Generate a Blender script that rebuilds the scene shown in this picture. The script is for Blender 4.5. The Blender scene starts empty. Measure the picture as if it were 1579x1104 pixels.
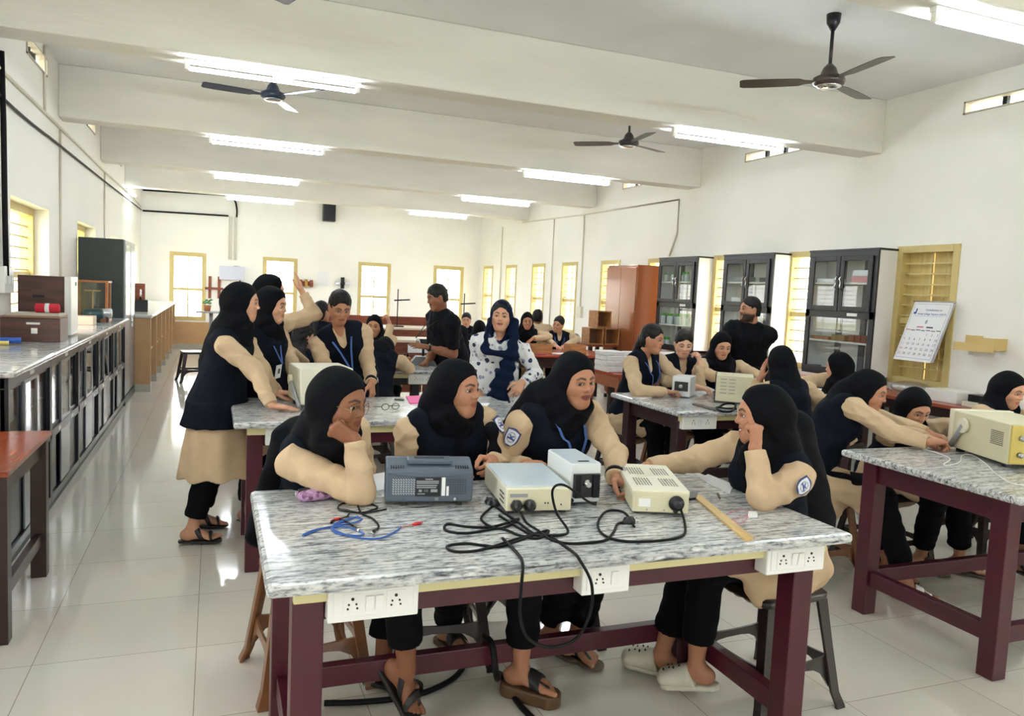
SKY, EXPO = 3.4, 1.82
import bpy, bmesh, math, random
import numpy as np
from mathutils import Vector, Matrix

random.seed(7)
SC = bpy.context.scene
COL = SC.collection
PI = math.pi
def V(*a): return np.array(a, float)
UP = V(0, 0, 1)
def unit(v):
    v = np.asarray(v, float); n = np.linalg.norm(v)
    return v / n if n > 1e-9 else v

# ---------------------------------------------------------------- camera model
FPX, CAMH = 1183.86, 1.55
_y, _p, _r = .372476807, .0847580690, .0470641267
_f = V(math.sin(_y) * math.cos(_p), math.cos(_y) * math.cos(_p), -math.sin(_p))
_rt = V(math.cos(_y), -math.sin(_y), 0)
_up = np.cross(_rt, _f)
CAM_R = math.cos(_r) * _rt + math.sin(_r) * _up
CAM_U = -math.sin(_r) * _rt + math.cos(_r) * _up
CAM_F = _f
def _ray(x, y): return CAM_R * (x - 789.5) / FPX - CAM_U * (y - 552) / FPX + CAM_F
def at_y(x, y, Y):
    d = _ray(x, y); return V(0, 0, CAMH) + d * Y / d[1]
def at_x(x, y, X):
    d = _ray(x, y); return V(0, 0, CAMH) + d * X / d[0]
def at_z(x, y, Z):
    d = _ray(x, y); return V(0, 0, CAMH) + d * (Z - CAMH) / d[2]

# ---------------------------------------------------------------- materials
def srgb(r, g, b):
    def c(v):
        v /= 255.; return v / 12.92 if v <= .04045 else ((v + .055) / 1.055) ** 2.4
    return (c(r), c(g), c(b))
MATS = {}
def _nt(name):
    m = bpy.data.materials.new(name); m.use_nodes = True
    nt = m.node_tree; b = nt.nodes['Principled BSDF']
    return m, nt, b
def mat(name, rgb, rough=.5, metal=0., var=.0, vscale=6., bump=0., bscale=60., spec=.5, stretch=None, coat=0., sheen=0.):
    if name in MATS: return MATS[name]
    m, nt, b = _nt(name); N = nt.nodes; L = nt.links
    c = srgb(*rgb)
    b.inputs['Base Color'].default_value = (*c, 1)
    b.inputs['Roughness'].default_value = rough
    b.inputs['Metallic'].default_value = metal
    b.inputs['Specular IOR Level'].default_value = spec
    b.inputs['Coat Weight'].default_value = coat
    b.inputs['Coat Roughness'].default_value = .1
    b.inputs['Sheen Weight'].default_value = sheen
    tc = N.new('ShaderNodeTexCoord'); mp = N.new('ShaderNodeMapping')
    L.new(tc.outputs['Object'], mp.inputs['Vector'])
    if stretch: mp.inputs['Scale'].default_value = stretch
    if var > 0:
        n = N.new('ShaderNodeTexNoise'); n.inputs['Scale'].default_value = vscale; n.inputs['Detail'].default_value = 5
        L.new(mp.outputs['Vector'], n.inputs['Vector'])
        r = N.new('ShaderNodeMapRange'); r.inputs['From Min'].default_value = .3; r.inputs['From Max'].default_value = .7
        L.new(n.outputs['Fac'], r.inputs['Value'])
        mx = N.new('ShaderNodeMix'); mx.data_type = 'RGBA'
        mx.inputs['A'].default_value = (*[v * (1 - var) for v in c], 1)
        mx.inputs['B'].default_value = (*[min(1, v * (1 + var)) for v in c], 1)
        L.new(r.outputs['Result'], mx.inputs['Factor']); L.new(mx.outputs['Result'], b.inputs['Base Color'])
    if bump > 0:
        n = N.new('ShaderNodeTexNoise'); n.inputs['Scale'].default_value = bscale; n.inputs['Detail'].default_value = 4
        L.new(mp.outputs['Vector'], n.inputs['Vector'])
        bp = N.new('ShaderNodeBump'); bp.inputs['Strength'].default_value = bump; bp.inputs['Distance'].default_value = .01
        L.new(n.outputs['Fac'], bp.inputs['Height']); L.new(bp.outputs['Normal'], b.inputs['Normal'])
    MATS[name] = m
    return m
def mat_emit(name, rgb, s):
    m, nt, b = _nt(name)
    b.inputs['Base Color'].default_value = (.8, .8, .8, 1)
    b.inputs['Emission Color'].default_value = (*rgb, 1); b.inputs['Emission Strength'].default_value = s
    MATS[name] = m; return m
def mat_attr(name, rough=.5, spec=.5, sss=0., bump=0., bscale=200.):
    m, nt, b = _nt(name)
    a = nt.nodes.new('ShaderNodeAttribute'); a.attribute_name = 'Col'
    nt.links.new(a.outputs['Color'], b.inputs['Base Color'])
    b.inputs['Roughness'].default_value = rough; b.inputs['Specular IOR Level'].default_value = spec
    if sss:
        b.inputs['Subsurface Weight'].default_value = sss
        b.inputs['Subsurface Radius'].default_value = (.012, .005, .003); b.inputs['Subsurface Scale'].default_value = .5
    if bump:
        tc = nt.nodes.new('ShaderNodeTexCoord')
        n = nt.nodes.new('ShaderNodeTexNoise'); n.inputs['Scale'].default_value = bscale
        nt.links.new(tc.outputs['Object'], n.inputs['Vector'])
        bp = nt.nodes.new('ShaderNodeBump'); bp.inputs['Strength'].default_value = bump; bp.inputs['Distance'].default_value = .003
        nt.links.new(n.outputs['Fac'], bp.inputs['Height']); nt.links.new(bp.outputs['Normal'], b.inputs['Normal'])
    MATS[name] = m; return m
def mat_glass(name, tint=(1, 1, 1), alpha=.18, rough=.02):
    """thin clear pane: mostly transparent with a sharp reflection"""
    m, nt, b = _nt(name); N = nt.nodes; L = nt.links
    out = N['Material Output']
    tr = N.new('ShaderNodeBsdfTransparent'); tr.inputs['Color'].default_value = (*tint, 1)
    gl = N.new('ShaderNodeBsdfGlossy'); gl.inputs['Roughness'].default_value = rough
    lw = N.new('ShaderNodeLayerWeight'); lw.inputs['Blend'].default_value = .5
    fr = N.new('ShaderNodeMath'); fr.operation = 'POWER'; fr.inputs[1].default_value = 5.
    L.new(lw.outputs['Facing'], fr.inputs[0])
    ad = N.new('ShaderNodeMath'); ad.operation = 'MULTIPLY_ADD'; ad.inputs[1].default_value = .7; ad.inputs[2].default_value = .03 + alpha; ad.use_clamp = True
    L.new(fr.outputs[0], ad.inputs[0])
    mx = N.new('ShaderNodeMixShader')
    L.new(ad.outputs[0], mx.inputs[0]); L.new(tr.outputs[0], mx.inputs[1]); L.new(gl.outputs[0], mx.inputs[2])
    L.new(mx.outputs[0], out.inputs['Surface'])
    N.remove(b); MATS[name] = m; return m
def mat_granite(name):
    m, nt, b = _nt(name); N = nt.nodes; L = nt.links
    tc = N.new('ShaderNodeTexCoord')
    def noise(scale, st, det, dist=0.):
        mp = N.new('ShaderNodeMapping'); mp.inputs['Scale'].default_value = st
        mp.inputs['Rotation'].default_value = (0, 0, .1)
        L.new(tc.outputs['Object'], mp.inputs['Vector'])
        n = N.new('ShaderNodeTexNoise'); n.inputs['Scale'].default_value = scale; n.inputs['Detail'].default_value = det
        n.inputs['Distortion'].default_value = dist; n.inputs['Roughness'].default_value = .65
        L.new(mp.outputs['Vector'], n.inputs['Vector']); return n.outputs['Fac']
    def ramp(fac, pts):
        r = N.new('ShaderNodeValToRGB'); e = r.color_ramp.elements
        e[0].position, e[0].color = pts[0][0], (*pts[0][1], 1); e[1].position, e[1].color = pts[-1][0], (*pts[-1][1], 1)
        for p, c in pts[1:-1]:
            x = e.new(p); x.color = (*c, 1)
        L.new(fac, r.inputs['Fac']); return r.outputs['Color']
    streak = ramp(noise(7.5, (1.0, 10, 10), 8, .6), [(.31, srgb(60, 64, 70)), (.41, srgb(150, 154, 158)), (.48, srgb(206, 208, 208)), (.66, srgb(236, 236, 232))])
    speck = ramp(noise(36, (1, 2.6, 2.2), 5), [(.36, (.05, .05, .055)), (.47, (.75, .75, .75)), (.6, (1, 1, 1))])
    band = ramp(noise(1.6, (.7, 4, 4), 3, .4), [(.32, (.68, .69, .71)), (.5, (1, 1, 1))])
    m1 = N.new('ShaderNodeMix'); m1.data_type = 'RGBA'; m1.blend_type = 'MULTIPLY'; m1.inputs['Factor'].default_value = .75
    L.new(streak, m1.inputs['A']); L.new(speck, m1.inputs['B'])
    m2 = N.new('ShaderNodeMix'); m2.data_type = 'RGBA'; m2.blend_type = 'MULTIPLY'; m2.inputs['Factor'].default_value = .7
    L.new(m1.outputs['Result'], m2.inputs['A']); L.new(band, m2.inputs['B'])
    L.new(m2.outputs['Result'], b.inputs['Base Color'])
    b.inputs['Roughness'].default_value = .13
    MATS[name] = m; return m
def mat_wood(name, c1, c2, rough=.35, scale=3., axis=(1, 9, 9)):
    m, nt, b = _nt(name); N = nt.nodes; L = nt.links
    tc = N.new('ShaderNodeTexCoord'); mp = N.new('ShaderNodeMapping'); mp.inputs['Scale'].default_value = axis
    L.new(tc.outputs['Object'], mp.inputs['Vector'])
    n = N.new('ShaderNodeTexNoise'); n.inputs['Scale'].default_value = scale; n.inputs['Detail'].default_value = 6; n.inputs['Distortion'].default_value = .8
    L.new(mp.outputs['Vector'], n.inputs['Vector'])
    r = N.new('ShaderNodeValToRGB'); r.color_ramp.elements[0].position = .35; r.color_ramp.elements[1].position = .68
    r.color_ramp.elements[0].color = (*srgb(*c1), 1); r.color_ramp.elements[1].color = (*srgb(*c2), 1)
    L.new(n.outputs['Fac'], r.inputs['Fac']); L.new(r.outputs['Color'], b.inputs['Base Color'])
    b.inputs['Roughness'].default_value = rough
    MATS[name] = m; return m

# ---------------------------------------------------------------- objects
def tag(o, label=None, cat=None, group=None, kind=None):
    if label: o['label'] = label
    if cat: o['category'] = cat
    if group: o['group'] = group
    if kind: o['kind'] = kind
    return o
def empty(name, loc=(0, 0, 0), rz=0., label=None, cat=None, group=None):
    o = bpy.data.objects.new(name, None); COL.objects.link(o)
    o.location = loc; o.rotation_euler = (0, 0, rz); o.empty_display_size = .1
    return tag(o, label, cat, group)
def dup(o, parent=None):
    c = o.copy(); COL.objects.link(c); c.parent = parent
    for ch in list(o.children): dup(ch, c)
    return c
class MB:
    """collects shapes (in metres, local to the object) and links them as ONE mesh object"""
    def __init__(s): s.v = []; s.f = []; s.m = []; s.sm = []
    def add(s, vs, fs, mi=0, smooth=False):
        k = len(s.v); s.v += [tuple(map(float, p)) for p in vs]
        s.f += [tuple(i + k for i in f) for f in fs]; s.m += [mi] * len(fs); s.sm += [smooth] * len(fs); return s
    def box(s, x0, x1, y0, y1, z0, z1, mi=0):
        vs = [(x, y, z) for z in (z0, z1) for y in (y0, y1) for x in (x0, x1)]
        return s.add(vs, [(0, 2, 3, 1), (4, 5, 7, 6), (0, 1, 5, 4), (2, 6, 7, 3), (0, 4, 6, 2), (1, 3, 7, 5)], mi)
    def cbox(s, c, d, mi=0, rz=0., rx=0., ry=0.):
        k = len(s.v); s.box(-d[0] / 2, d[0] / 2, -d[1] / 2, d[1] / 2, -d[2] / 2, d[2] / 2, mi)
        M = Matrix.Translation(c) @ Matrix.Rotation(rz, 4, 'Z') @ Matrix.Rotation(ry, 4, 'Y') @ Matrix.Rotation(rx, 4, 'X')
        for i in range(k, len(s.v)): s.v[i] = tuple(M @ Vector(s.v[i]))
        return s
    def loft(s, rings, mi=0, smooth=True, caps=True):
        n = len(rings[0]); vs = [p for r in rings for p in r]; fs = []
        for a in range(len(rings) - 1):
            for i in range(n):
                j = (i + 1) % n
                fs.append((a * n + i, a * n + j, (a + 1) * n + j, (a + 1) * n + i))
        s.add(vs, fs, mi, smooth)
        if caps:
            k = len(s.v) - len(vs)
            s.f.append(tuple(range(k + n - 1, k - 1, -1))); s.m.append(mi); s.sm.append(False)
            q = k + (len(rings) - 1) * n
            s.f.append(tuple(range(q, q + n))); s.m.append(mi); s.sm.append(False)
        return s
    def tube(s, pts, r, mi=0, seg=8, caps=True):
        pts = [np.asarray(p, float) for p in pts]; rs = r if isinstance(r, (list, tuple)) else [r] * len(pts)
        rings = []; ref = None
        for i, p in enumerate(pts):
            t = unit(pts[min(i + 1, len(pts) - 1)] - pts[max(i - 1, 0)])
            if ref is None:
                ref = V(0, 0, 1) if abs(t[2]) < .9 else V(1, 0, 0)
            a = unit(np.cross(t, ref)); bb = np.cross(t, a); ref = -bb if False else np.cross(a, t)
            rings.append([p + rs[i] * (math.cos(2 * PI * k / seg) * a + math.sin(2 * PI * k / seg) * bb) for k in range(seg)])
        return s.loft(rings, mi, True, caps)
    def lathe(s, prof, c=(0, 0, 0), seg=20, mi=0, axis='z'):
        rings = []
        for r, h in prof:
            ring = []
            for k in range(seg):
                a = 2 * PI * k / seg; x, y = r * math.cos(a), r * math.sin(a)
                ring.append({'z': (x, y, h), 'y': (x, -h, y), 'x': (h, x, y)}[axis])
            rings.append([(c[0] + p[0], c[1] + p[1], c[2] + p[2]) for p in ring])
        return s.loft(rings, mi, True, True)
    def prism(s, outline, h0, h1, axis='z', mi=0):
        def P(a, b, h): return {'z': (a, b, h), 'y': (a, h, b), 'x': (h, a, b)}[axis]
        n = len(outline); vs = [P(a, b, h0) for a, b in outline] + [P(a, b, h1) for a, b in outline]
        fs = [tuple(range(n - 1, -1, -1)), tuple(range(n, 2 * n))] + [(i, (i + 1) % n, n + (i + 1) % n, n + i) for i in range(n)]
        return s.add(vs, fs, mi)
    def sphere(s, c, r, mi=0, seg=12, rings=8):
        r = (r, r, r) if not isinstance(r, (tuple, list)) else r
        pr = []
        for i in range(rings + 1):
            a = -PI / 2 + PI * i / rings; ca, sa = max(math.cos(a), .02), math.sin(a)
            pr.append([(c[0] + r[0] * ca * math.cos(2 * PI * k / seg), c[1] + r[1] * ca * math.sin(2 * PI * k / seg), c[2] + r[2] * sa) for k in range(seg)])
        return s.loft(pr, mi, True, True)
    def text(s, txt, size, xf, mi=0, align='CENTER', bold=0.):
        """flat lettering; xf maps (u, v) to a 3D point"""
        cu = bpy.data.curves.new('t', 'FONT'); cu.body = txt; cu.size = size; cu.align_x = align; cu.align_y = 'CENTER'
        cu.offset = bold; cu.resolution_u = 2
        o = bpy.data.objects.new('t', cu); COL.objects.link(o)
        me = bpy.data.meshes.new_from_object(o.evaluated_get(bpy.context.evaluated_depsgraph_get()))
        s.add([xf(v.co.x, v.co.y) for v in me.vertices], [tuple(p.vertices) for p in me.polygons], mi)
        bpy.data.objects.remove(o); bpy.data.curves.remove(cu); bpy.data.meshes.remove(me); return s
    def build(s, name, mats, parent=None, loc=(0, 0, 0), rz=0., bevel=0., fix=True):
        me = bpy.data.meshes.new(name); me.from_pydata(s.v, [], s.f)
        for m in (mats if isinstance(mats, (list, tuple)) else [mats]): me.materials.append(m)
        me.polygons.foreach_set('material_index', s.m); me.polygons.foreach_set('use_smooth', s.sm)
        if fix:
            bm = bmesh.new(); bm.from_mesh(me); bmesh.ops.recalc_face_normals(bm, faces=bm.faces); bm.to_mesh(me); bm.free()
        me.update()
        o = bpy.data.objects.new(name, me); COL.objects.link(o); o.parent = parent; o.location = loc; o.rotation_euler = (0, 0, rz)
        if bevel:
            md = o.modifiers.new('bevel', 'BEVEL'); md.width = bevel; md.segments = 2; md.limit_method = 'ANGLE'; md.angle_limit = .7
        return o
def bezier(pts, n=10):
    """smooth curve through points (Catmull-Rom)"""
    P = [np.asarray(p, float) for p in pts]; out = []
    for i in range(len(P) - 1):
        p0, p1, p2, p3 = P[max(i - 1, 0)], P[i], P[i + 1], P[min(i + 2, len(P) - 1)]
        for k in range(n):
            t = k / n
            out.append(.5 * ((2 * p1) + (-p0 + p2) * t + (2 * p0 - 5 * p1 + 4 * p2 - p3) * t * t + (-p0 + 3 * p1 - 3 * p2 + p3) * t ** 3))
    out.append(P[-1]); return out
# ---------------------------------------------------------------- organic shapes: distance fields turned into smooth quad meshes
class Fr:
    """local frame: origin o and axes (columns) A"""
    def __init__(s, o, x, y, z, k=1.): s.o = np.asarray(o, float); s.A = np.array([x, y, z], float).T; s.k = k
    def p(s, *v): return s.o + s.A @ np.array(v, float) * s.k
    def d(s, *v): return s.A @ np.array(v, float)
def cap(a, b, ra, rb=None):
    a = np.asarray(a, float); b = np.asarray(b, float); rb = ra if rb is None else rb
    R = max(ra, rb); ab = b - a; L2 = max(float(ab @ ab), 1e-12)
    def fn(X, Y, Z):
        x, y, z = X - a[0], Y - a[1], Z - a[2]
        t = np.clip((x * ab[0] + y * ab[1] + z * ab[2]) / L2, 0, 1)
        return np.sqrt((x - t * ab[0]) ** 2 + (y - t * ab[1]) ** 2 + (z - t * ab[2]) ** 2) - (ra + t * (rb - ra))
    return np.minimum(a, b) - R, np.maximum(a, b) + R, fn
def ell(c, r, fr=None):
    c = np.asarray(c, float); r = np.asarray(r, float); A = np.eye(3) if fr is None else fr.A
    if fr is not None: c = fr.p(*c); r = r * fr.k
    R = np.sqrt(((A * r) ** 2).sum(1))
    def fn(X, Y, Z):
        x, y, z = X - c[0], Y - c[1], Z - c[2]
        k0 = 0; k1 = 0
        for i in range(3):
            q = (x * A[0, i] + y * A[1, i] + z * A[2, i]) / r[i]
            k0 = k0 + q * q; k1 = k1 + (q / r[i]) ** 2
        k0 = np.sqrt(k0); return k0 * (k0 - 1) / np.sqrt(k1 + 1e-9)
    return c - R, c + R, fn
def ecap(a, b, ra, rb, side, flat=False):
    """tapered limb with an elliptic section: ra, rb = (half width along side, half depth)"""
    a = np.asarray(a, float); b = np.asarray(b, float); ax = unit(b - a); L = float(np.linalg.norm(b - a))
    s = unit(np.asarray(side, float) - ax * float(np.dot(side, ax))); g = np.cross(ax, s)
    R = max(*ra, *rb)
    def fn(X, Y, Z):
        x, y, z = X - a[0], Y - a[1], Z - a[2]
        h = x * ax[0] + y * ax[1] + z * ax[2]; t = np.clip(h / L, 0, 1)
        u = x * s[0] + y * s[1] + z * s[2]; w = x * g[0] + y * g[1] + z * g[2]
        rs = ra[0] + t * (rb[0] - ra[0]); rg = ra[1] + t * (rb[1] - ra[1]); rm = np.minimum(rs, rg)
        if flat:
            d = (np.sqrt((u / rs) ** 2 + (w / rg) ** 2) - 1) * rm
            return np.maximum(d, np.maximum(-h, h - L))
        e = h - t * L
        return (np.sqrt((u / rs) ** 2 + (w / rg) ** 2 + (e / rm) ** 2) - 1) * rm
    return np.minimum(a, b) - R, np.maximum(a, b) + R, fn
def rbox(c, r, fr, rad=.01):
    c = fr.p(*c); A = fr.A; r = np.asarray(r, float); R = np.abs(A) @ r
    def fn(X, Y, Z):
        x, y, z = X - c[0], Y - c[1], Z - c[2]; o = 0; mx = -9.
        for i in range(3):
            q = np.abs(x * A[0, i] + y * A[1, i] + z * A[2, i]) - (r[i] - rad)
            o = o + np.maximum(q, 0) ** 2; mx = np.maximum(mx, q)
        return np.sqrt(o) + np.minimum(mx, 0) - rad
    return c - R, c + R, fn
def half(n, p):
    """keeps the side of the plane through p that n points away from"""
    n = unit(n); p = np.asarray(p, float); c = float(n @ p)
    return None, None, lambda X, Y, Z: X * n[0] + Y * n[1] + Z * n[2] - c
class Shape:
    def __init__(s): s.ops = []
    def u(s, prim, k=.02): s.ops.append(('u', prim, k)); return s
    def s(s, prim, k=.01): s.ops.append(('s', prim, k)); return s
    def cut(s, n, p, k=0.): s.ops.append(('i', half(n, p), k)); return s
    def i(s, prim, k=0.): s.ops.append(('i', prim, k)); return s
    def disp(s, fn): s.ops.append(('d', fn, 0)); return s
    def mesh(s, h):
        lo = np.min([o[1][0] for o in s.ops if o[0] == 'u'], 0) - 3 * h - .01
        hi = np.max([o[1][1] for o in s.ops if o[0] == 'u'], 0) + 3 * h + .01
        n = np.ceil((hi - lo) / h).astype(int) + 1
        ax = [(lo[i] + h * np.arange(n[i])).astype(np.float32) for i in range(3)]
        v = np.full(n, .5, np.float32)
        for op, prim, k in s.ops:
            if op == 'd':
                m = np.abs(v) < 4 * h + .012
                ii = np.nonzero(m)
                v[ii] += prim(ax[0][ii[0]], ax[1][ii[1]], ax[2][ii[2]]).astype(np.float32); continue
            if prim[0] is None:
                i0 = np.zeros(3, int); i1 = n
            else:
                mg = k + 3 * h
                i0 = np.clip(np.floor((prim[0] - mg - lo) / h).astype(int), 0, n); i1 = np.clip(np.ceil((prim[1] + mg - lo) / h).astype(int) + 1, 0, n)
                if op == 'i': i0 = np.zeros(3, int); i1 = n
            if (i1 <= i0).any(): continue
            sl = tuple(slice(a, b) for a, b in zip(i0, i1))
            d = prim[2](ax[0][sl[0]][:, None, None], ax[1][sl[1]][None, :, None], ax[2][sl[2]][None, None, :]).astype(np.float32)
            w = v[sl]
            if op == 'u': x, y, sg = w, d, 1
            elif op == 's': x, y, sg = -w, d, -1
            else: x, y, sg = -w, -d, -1
            if k > 0:
                q = np.maximum(k - np.abs(x - y), 0) / k
                r = np.minimum(x, y) - q * q * k * .25
            else: r = np.minimum(x, y)
            v[sl] = sg * r
        return surface_nets(v, lo, h)
def surface_nets(v, lo, h):
    ins = v < 0
    c = np.zeros(np.array(v.shape) - 1, np.int8)
    for i in (0, 1):
        for j in (0, 1):
            for k in (0, 1):
                c += ins[i:v.shape[0] - 1 + i, j:v.shape[1] - 1 + j, k:v.shape[2] - 1 + k]
    idx = np.argwhere((c > 0) & (c < 8))
    if len(idx) == 0: return np.zeros((0, 3)), np.zeros((0, 4), int)
    cor = np.array([(i, j, k) for i in (0, 1) for j in (0, 1) for k in (0, 1)])
    vals = np.stack([v[idx[:, 0] + q[0], idx[:, 1] + q[1], idx[:, 2] + q[2]] for q in cor], 1)
    acc = np.zeros((len(idx), 3)); cnt = np.zeros(len(idx))
    for a in range(8):
        for b in range(a + 1, 8):
            if np.abs(cor[a] - cor[b]).sum() != 1: continue
            va, vb = vals[:, a], vals[:, b]; m = (va < 0) != (vb < 0)
            t = np.where(m, va / np.where(m, va - vb, 1), 0)
            acc += np.where(m[:, None], cor[a] + t[:, None] * (cor[b] - cor[a]), 0); cnt += m
    verts = lo + h * (idx + acc / cnt[:, None])
    mp = np.full(c.shape, -1, np.int32); mp[tuple(idx.T)] = np.arange(len(idx))
    faces = []
    for a in range(3):
        b1, b2 = (a + 1) % 3, (a + 2) % 3
        s0 = [slice(None)] * 3; s1 = [slice(None)] * 3
        s0[a] = slice(0, v.shape[a] - 1); s1[a] = slice(1, v.shape[a])
        i0, i1 = ins[tuple(s0)], ins[tuple(s1)]
        e = np.argwhere(i0 != i1)
        e = e[(e[:, b1] > 0) & (e[:, b2] > 0) & (e[:, b1] < v.shape[b1] - 1) & (e[:, b2] < v.shape[b2] - 1)]
        flip = ~i0[tuple(e.T)]
        q = []
        for d1, d2 in ((1, 1), (0, 1), (0, 0), (1, 0)):
            w = e.copy(); w[:, b1] -= d1; w[:, b2] -= d2; q.append(mp[tuple(w.T)])
        q = np.stack(q, 1); q[flip] = q[flip][:, ::-1]; faces.append(q)
    return verts, np.concatenate(faces)
def nmesh(name, parts, mats, parent=None, loc=(0, 0, 0), cols=None):
    """one object from numpy quads; cols = per-vertex linear colours"""
    vs, fs, k = [], [], 0
    for a, b in parts:
        vs.append(a); fs.append(b + k); k += len(a)
    vs = np.concatenate(vs); fs = np.concatenate(fs)
    off = np.asarray(loc, float); q = parent
    if q is not None: off = np.zeros(3)
    while q is not None: off = off + np.asarray(q.location); q = q.parent
    me = bpy.data.meshes.new(name)
    me.vertices.add(len(vs)); me.vertices.foreach_set('co', (vs - off).astype(np.float32).ravel())
    me.loops.add(fs.size); me.loops.foreach_set('vertex_index', fs.astype(np.int32).ravel())
    me.polygons.add(len(fs)); me.polygons.foreach_set('loop_start', np.arange(0, fs.size, 4, dtype=np.int32))
    me.polygons.foreach_set('use_smooth', np.ones(len(fs), bool))
    me.update(calc_edges=True)
    for m in (mats if isinstance(mats, (list, tuple)) else [mats]): me.materials.append(m)
    if cols is not None:
        at = me.attributes.new('Col', 'FLOAT_COLOR', 'POINT')
        at.data.foreach_set('color', np.concatenate([cols, np.ones((len(cols), 1))], 1).astype(np.float32).ravel())
    o = bpy.data.objects.new(name, me); COL.objects.link(o)
    if parent is None: o.location = loc
    else: o.parent = parent
    return o
# ---------------------------------------------------------------- the room
XL, XR, YB, YF, ZC = -1.47, 6.12, 18.18, -3.6, 3.6
M_wall = mat('wall_paint', (244, 242, 235), .6, var=.03, vscale=1.2, bump=.08, bscale=40)
M_ceil = mat('ceiling_paint', (238, 239, 240), .7, var=.05, vscale=1.1, bump=.12, bscale=26)
M_beam = mat('beam_plaster', (236, 233, 226), .7, var=.06, vscale=1.6, bump=.25, bscale=14, stretch=(.5, 2, 2))
M_frame = mat('window_wood_cream', (205, 184, 122), .45, var=.05, vscale=9)
M_bar = mat('window_bar', (206, 188, 128), .4)
M_dado = mat('tan_dado', (190, 152, 108), .5, var=.05)
M_skirt = mat('skirting_tile', (176, 172, 160), .3)
M_pane = mat_glass('window_pane', (1, 1, 1), .0)
M_shut = mat_wood('shutter_cream', (196, 172, 108), (212, 190, 128), .5, 4, (9, 9, 1))
M_pvc = mat('pvc_conduit', (222, 216, 200), .4)
M_black = mat('black_rubber', (8, 8, 10), .6, spec=.25)
M_blackp = mat('black_plastic', (20, 21, 24), .35)
M_white = mat('white_plastic', (238, 238, 234), .3)
M_darkm = mat('dark_metal', (34, 34, 38), .4, .6)
M_steel = mat('steel', (190, 192, 196), .25, .9)
M_chrome = mat('chrome', (225, 225, 228), .12, 1.)

def mat_floor():
    m, nt, b = _nt('floor_tile'); N = nt.nodes; L = nt.links
    tc = N.new('ShaderNodeTexCoord'); mp = N.new('ShaderNodeMapping'); mp.inputs['Location'].default_value = (.65, -2.23 + .6, 0)
    L.new(tc.outputs['Object'], mp.inputs['Vector'])
    br = N.new('ShaderNodeTexBrick'); br.offset = 0; br.squash = 1
    br.inputs['Scale'].default_value = 1; br.inputs['Brick Width'].default_value = .6; br.inputs['Row Height'].default_value = .58
    br.inputs['Mortar Size'].default_value = .0016; br.inputs['Mortar Smooth'].default_value = .2
    br.inputs['Color1'].default_value = (*srgb(220, 215, 203), 1); br.inputs['Color2'].default_value = (*srgb(225, 220, 208), 1)
    br.inputs['Mortar'].default_value = (*srgb(150, 140, 122), 1)
    L.new(mp.outputs['Vector'], br.inputs['Vector'])
    n = N.new('ShaderNodeTexNoise'); n.inputs['Scale'].default_value = 2.2; n.inputs['Detail'].default_value = 4
    L.new(tc.outputs['Object'], n.inputs['Vector'])
    mx = N.new('ShaderNodeMix'); mx.data_type = 'RGBA'; mx.blend_type = 'MULTIPLY'; mx.inputs['Factor'].default_value = .15
    L.new(br.outputs['Color'], mx.inputs['A']); L.new(n.outputs['Color'], mx.inputs['B'])
    L.new(mx.outputs['Result'], b.inputs['Base Color'])
    b.inputs['Roughness'].default_value = .09; b.inputs['Specular IOR Level'].default_value = .55
    return m
def struct(mb, name, m, bevel=0., parent=None):
    o = mb.build(name, m, parent, bevel=bevel)
    if parent is None: o['kind'] = 'structure'
    return o
struct(MB().box(XL - .3, XR + .3, YF - .3, YB + .3, -.15, 0), 'floor', mat_floor())
struct(MB().box(XL - .3, XR + .3, YF - .3, YB + .3, ZC, ZC + .15), 'ceiling', M_ceil)
for i, y in enumerate([-.2 + 3.05 * k for k in range(-1, 6)]):
    struct(MB().box(XL, XR, y, y + .3, 3.085, ZC), 'trim_%d' % (i + 1), M_beam, .012)

def wall(name, axis, p0, p1, holes, a0, a1):
    """slab between p0 and p1 with rectangular openings (a0, a1, z0, z1)"""
    mb = MB(); As = sorted({a0, a1, *[h[0] for h in holes], *[h[1] for h in holes]})
    for u, w in zip(As[:-1], As[1:]):
        hz = sorted([(h[2], h[3]) for h in holes if h[0] <= u + 1e-6 and h[1] >= w - 1e-6]); z = 0.
        for z0, z1 in hz + [(ZC, ZC)]:
            if z0 > z:
                if axis == 'x': mb.box(p0, p1, u, w, z, z0)
                else: mb.box(u, w, p0, p1, z, z0)
            z = z1
    return struct(mb, name, M_wall)
right_w = [(c - .33, c + .33, .86, 2.16) for c in (17.48, 15.95, 14.41, 12.94, 11.37, 9.85, 8.2, 6.78)]
closed_w = (4.94, 5.61, .86, 2.165)
right_near = [(1.9, 2.56, .86, 2.16), (-.2, .46, .86, 2.16)]
right_v = [(3.7, 5.04, 3.29, 3.40), (6.75, 8.03, 3.29, 3.40), (9.85, 11.1, 3.29, 3.40), (.6, 2.0, 3.29, 3.40)]
left_w = [(3.95, 5.4, .98, 2.12), (6.98, 8.47, .98, 2.12), (10.1, 11.55, .98, 2.14), (13.1, 14.6, .98, 2.12), (16.1, 17.4, .98, 2.12), (.9, 2.35, .98, 2.12)]
left_v = [(7.55, 8.38, 3.33, 3.49), (10.75, 11.45, 3.33, 3.49), (13.8, 14.5, 3.33, 3.49)]
back_w = [(-.9, -.17, .62, 2.09), (1.01, 1.76, .62, 2.09), (3.14, 3.91, .62, 2.10), (4.96, 5.72, .62, 2.12)]
front_w = [(-.6, .9, .9, 2.1), (1.8, 3.3, .9, 2.1), (4.1, 5.6, .9, 2.1)]
wall('wall_right', 'x', XR, XR + .28, right_w + [closed_w] + right_near + right_v, YF, YB)
wall('wall_left', 'x', XL - .28, XL, left_w + left_v, YF, YB)
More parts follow.
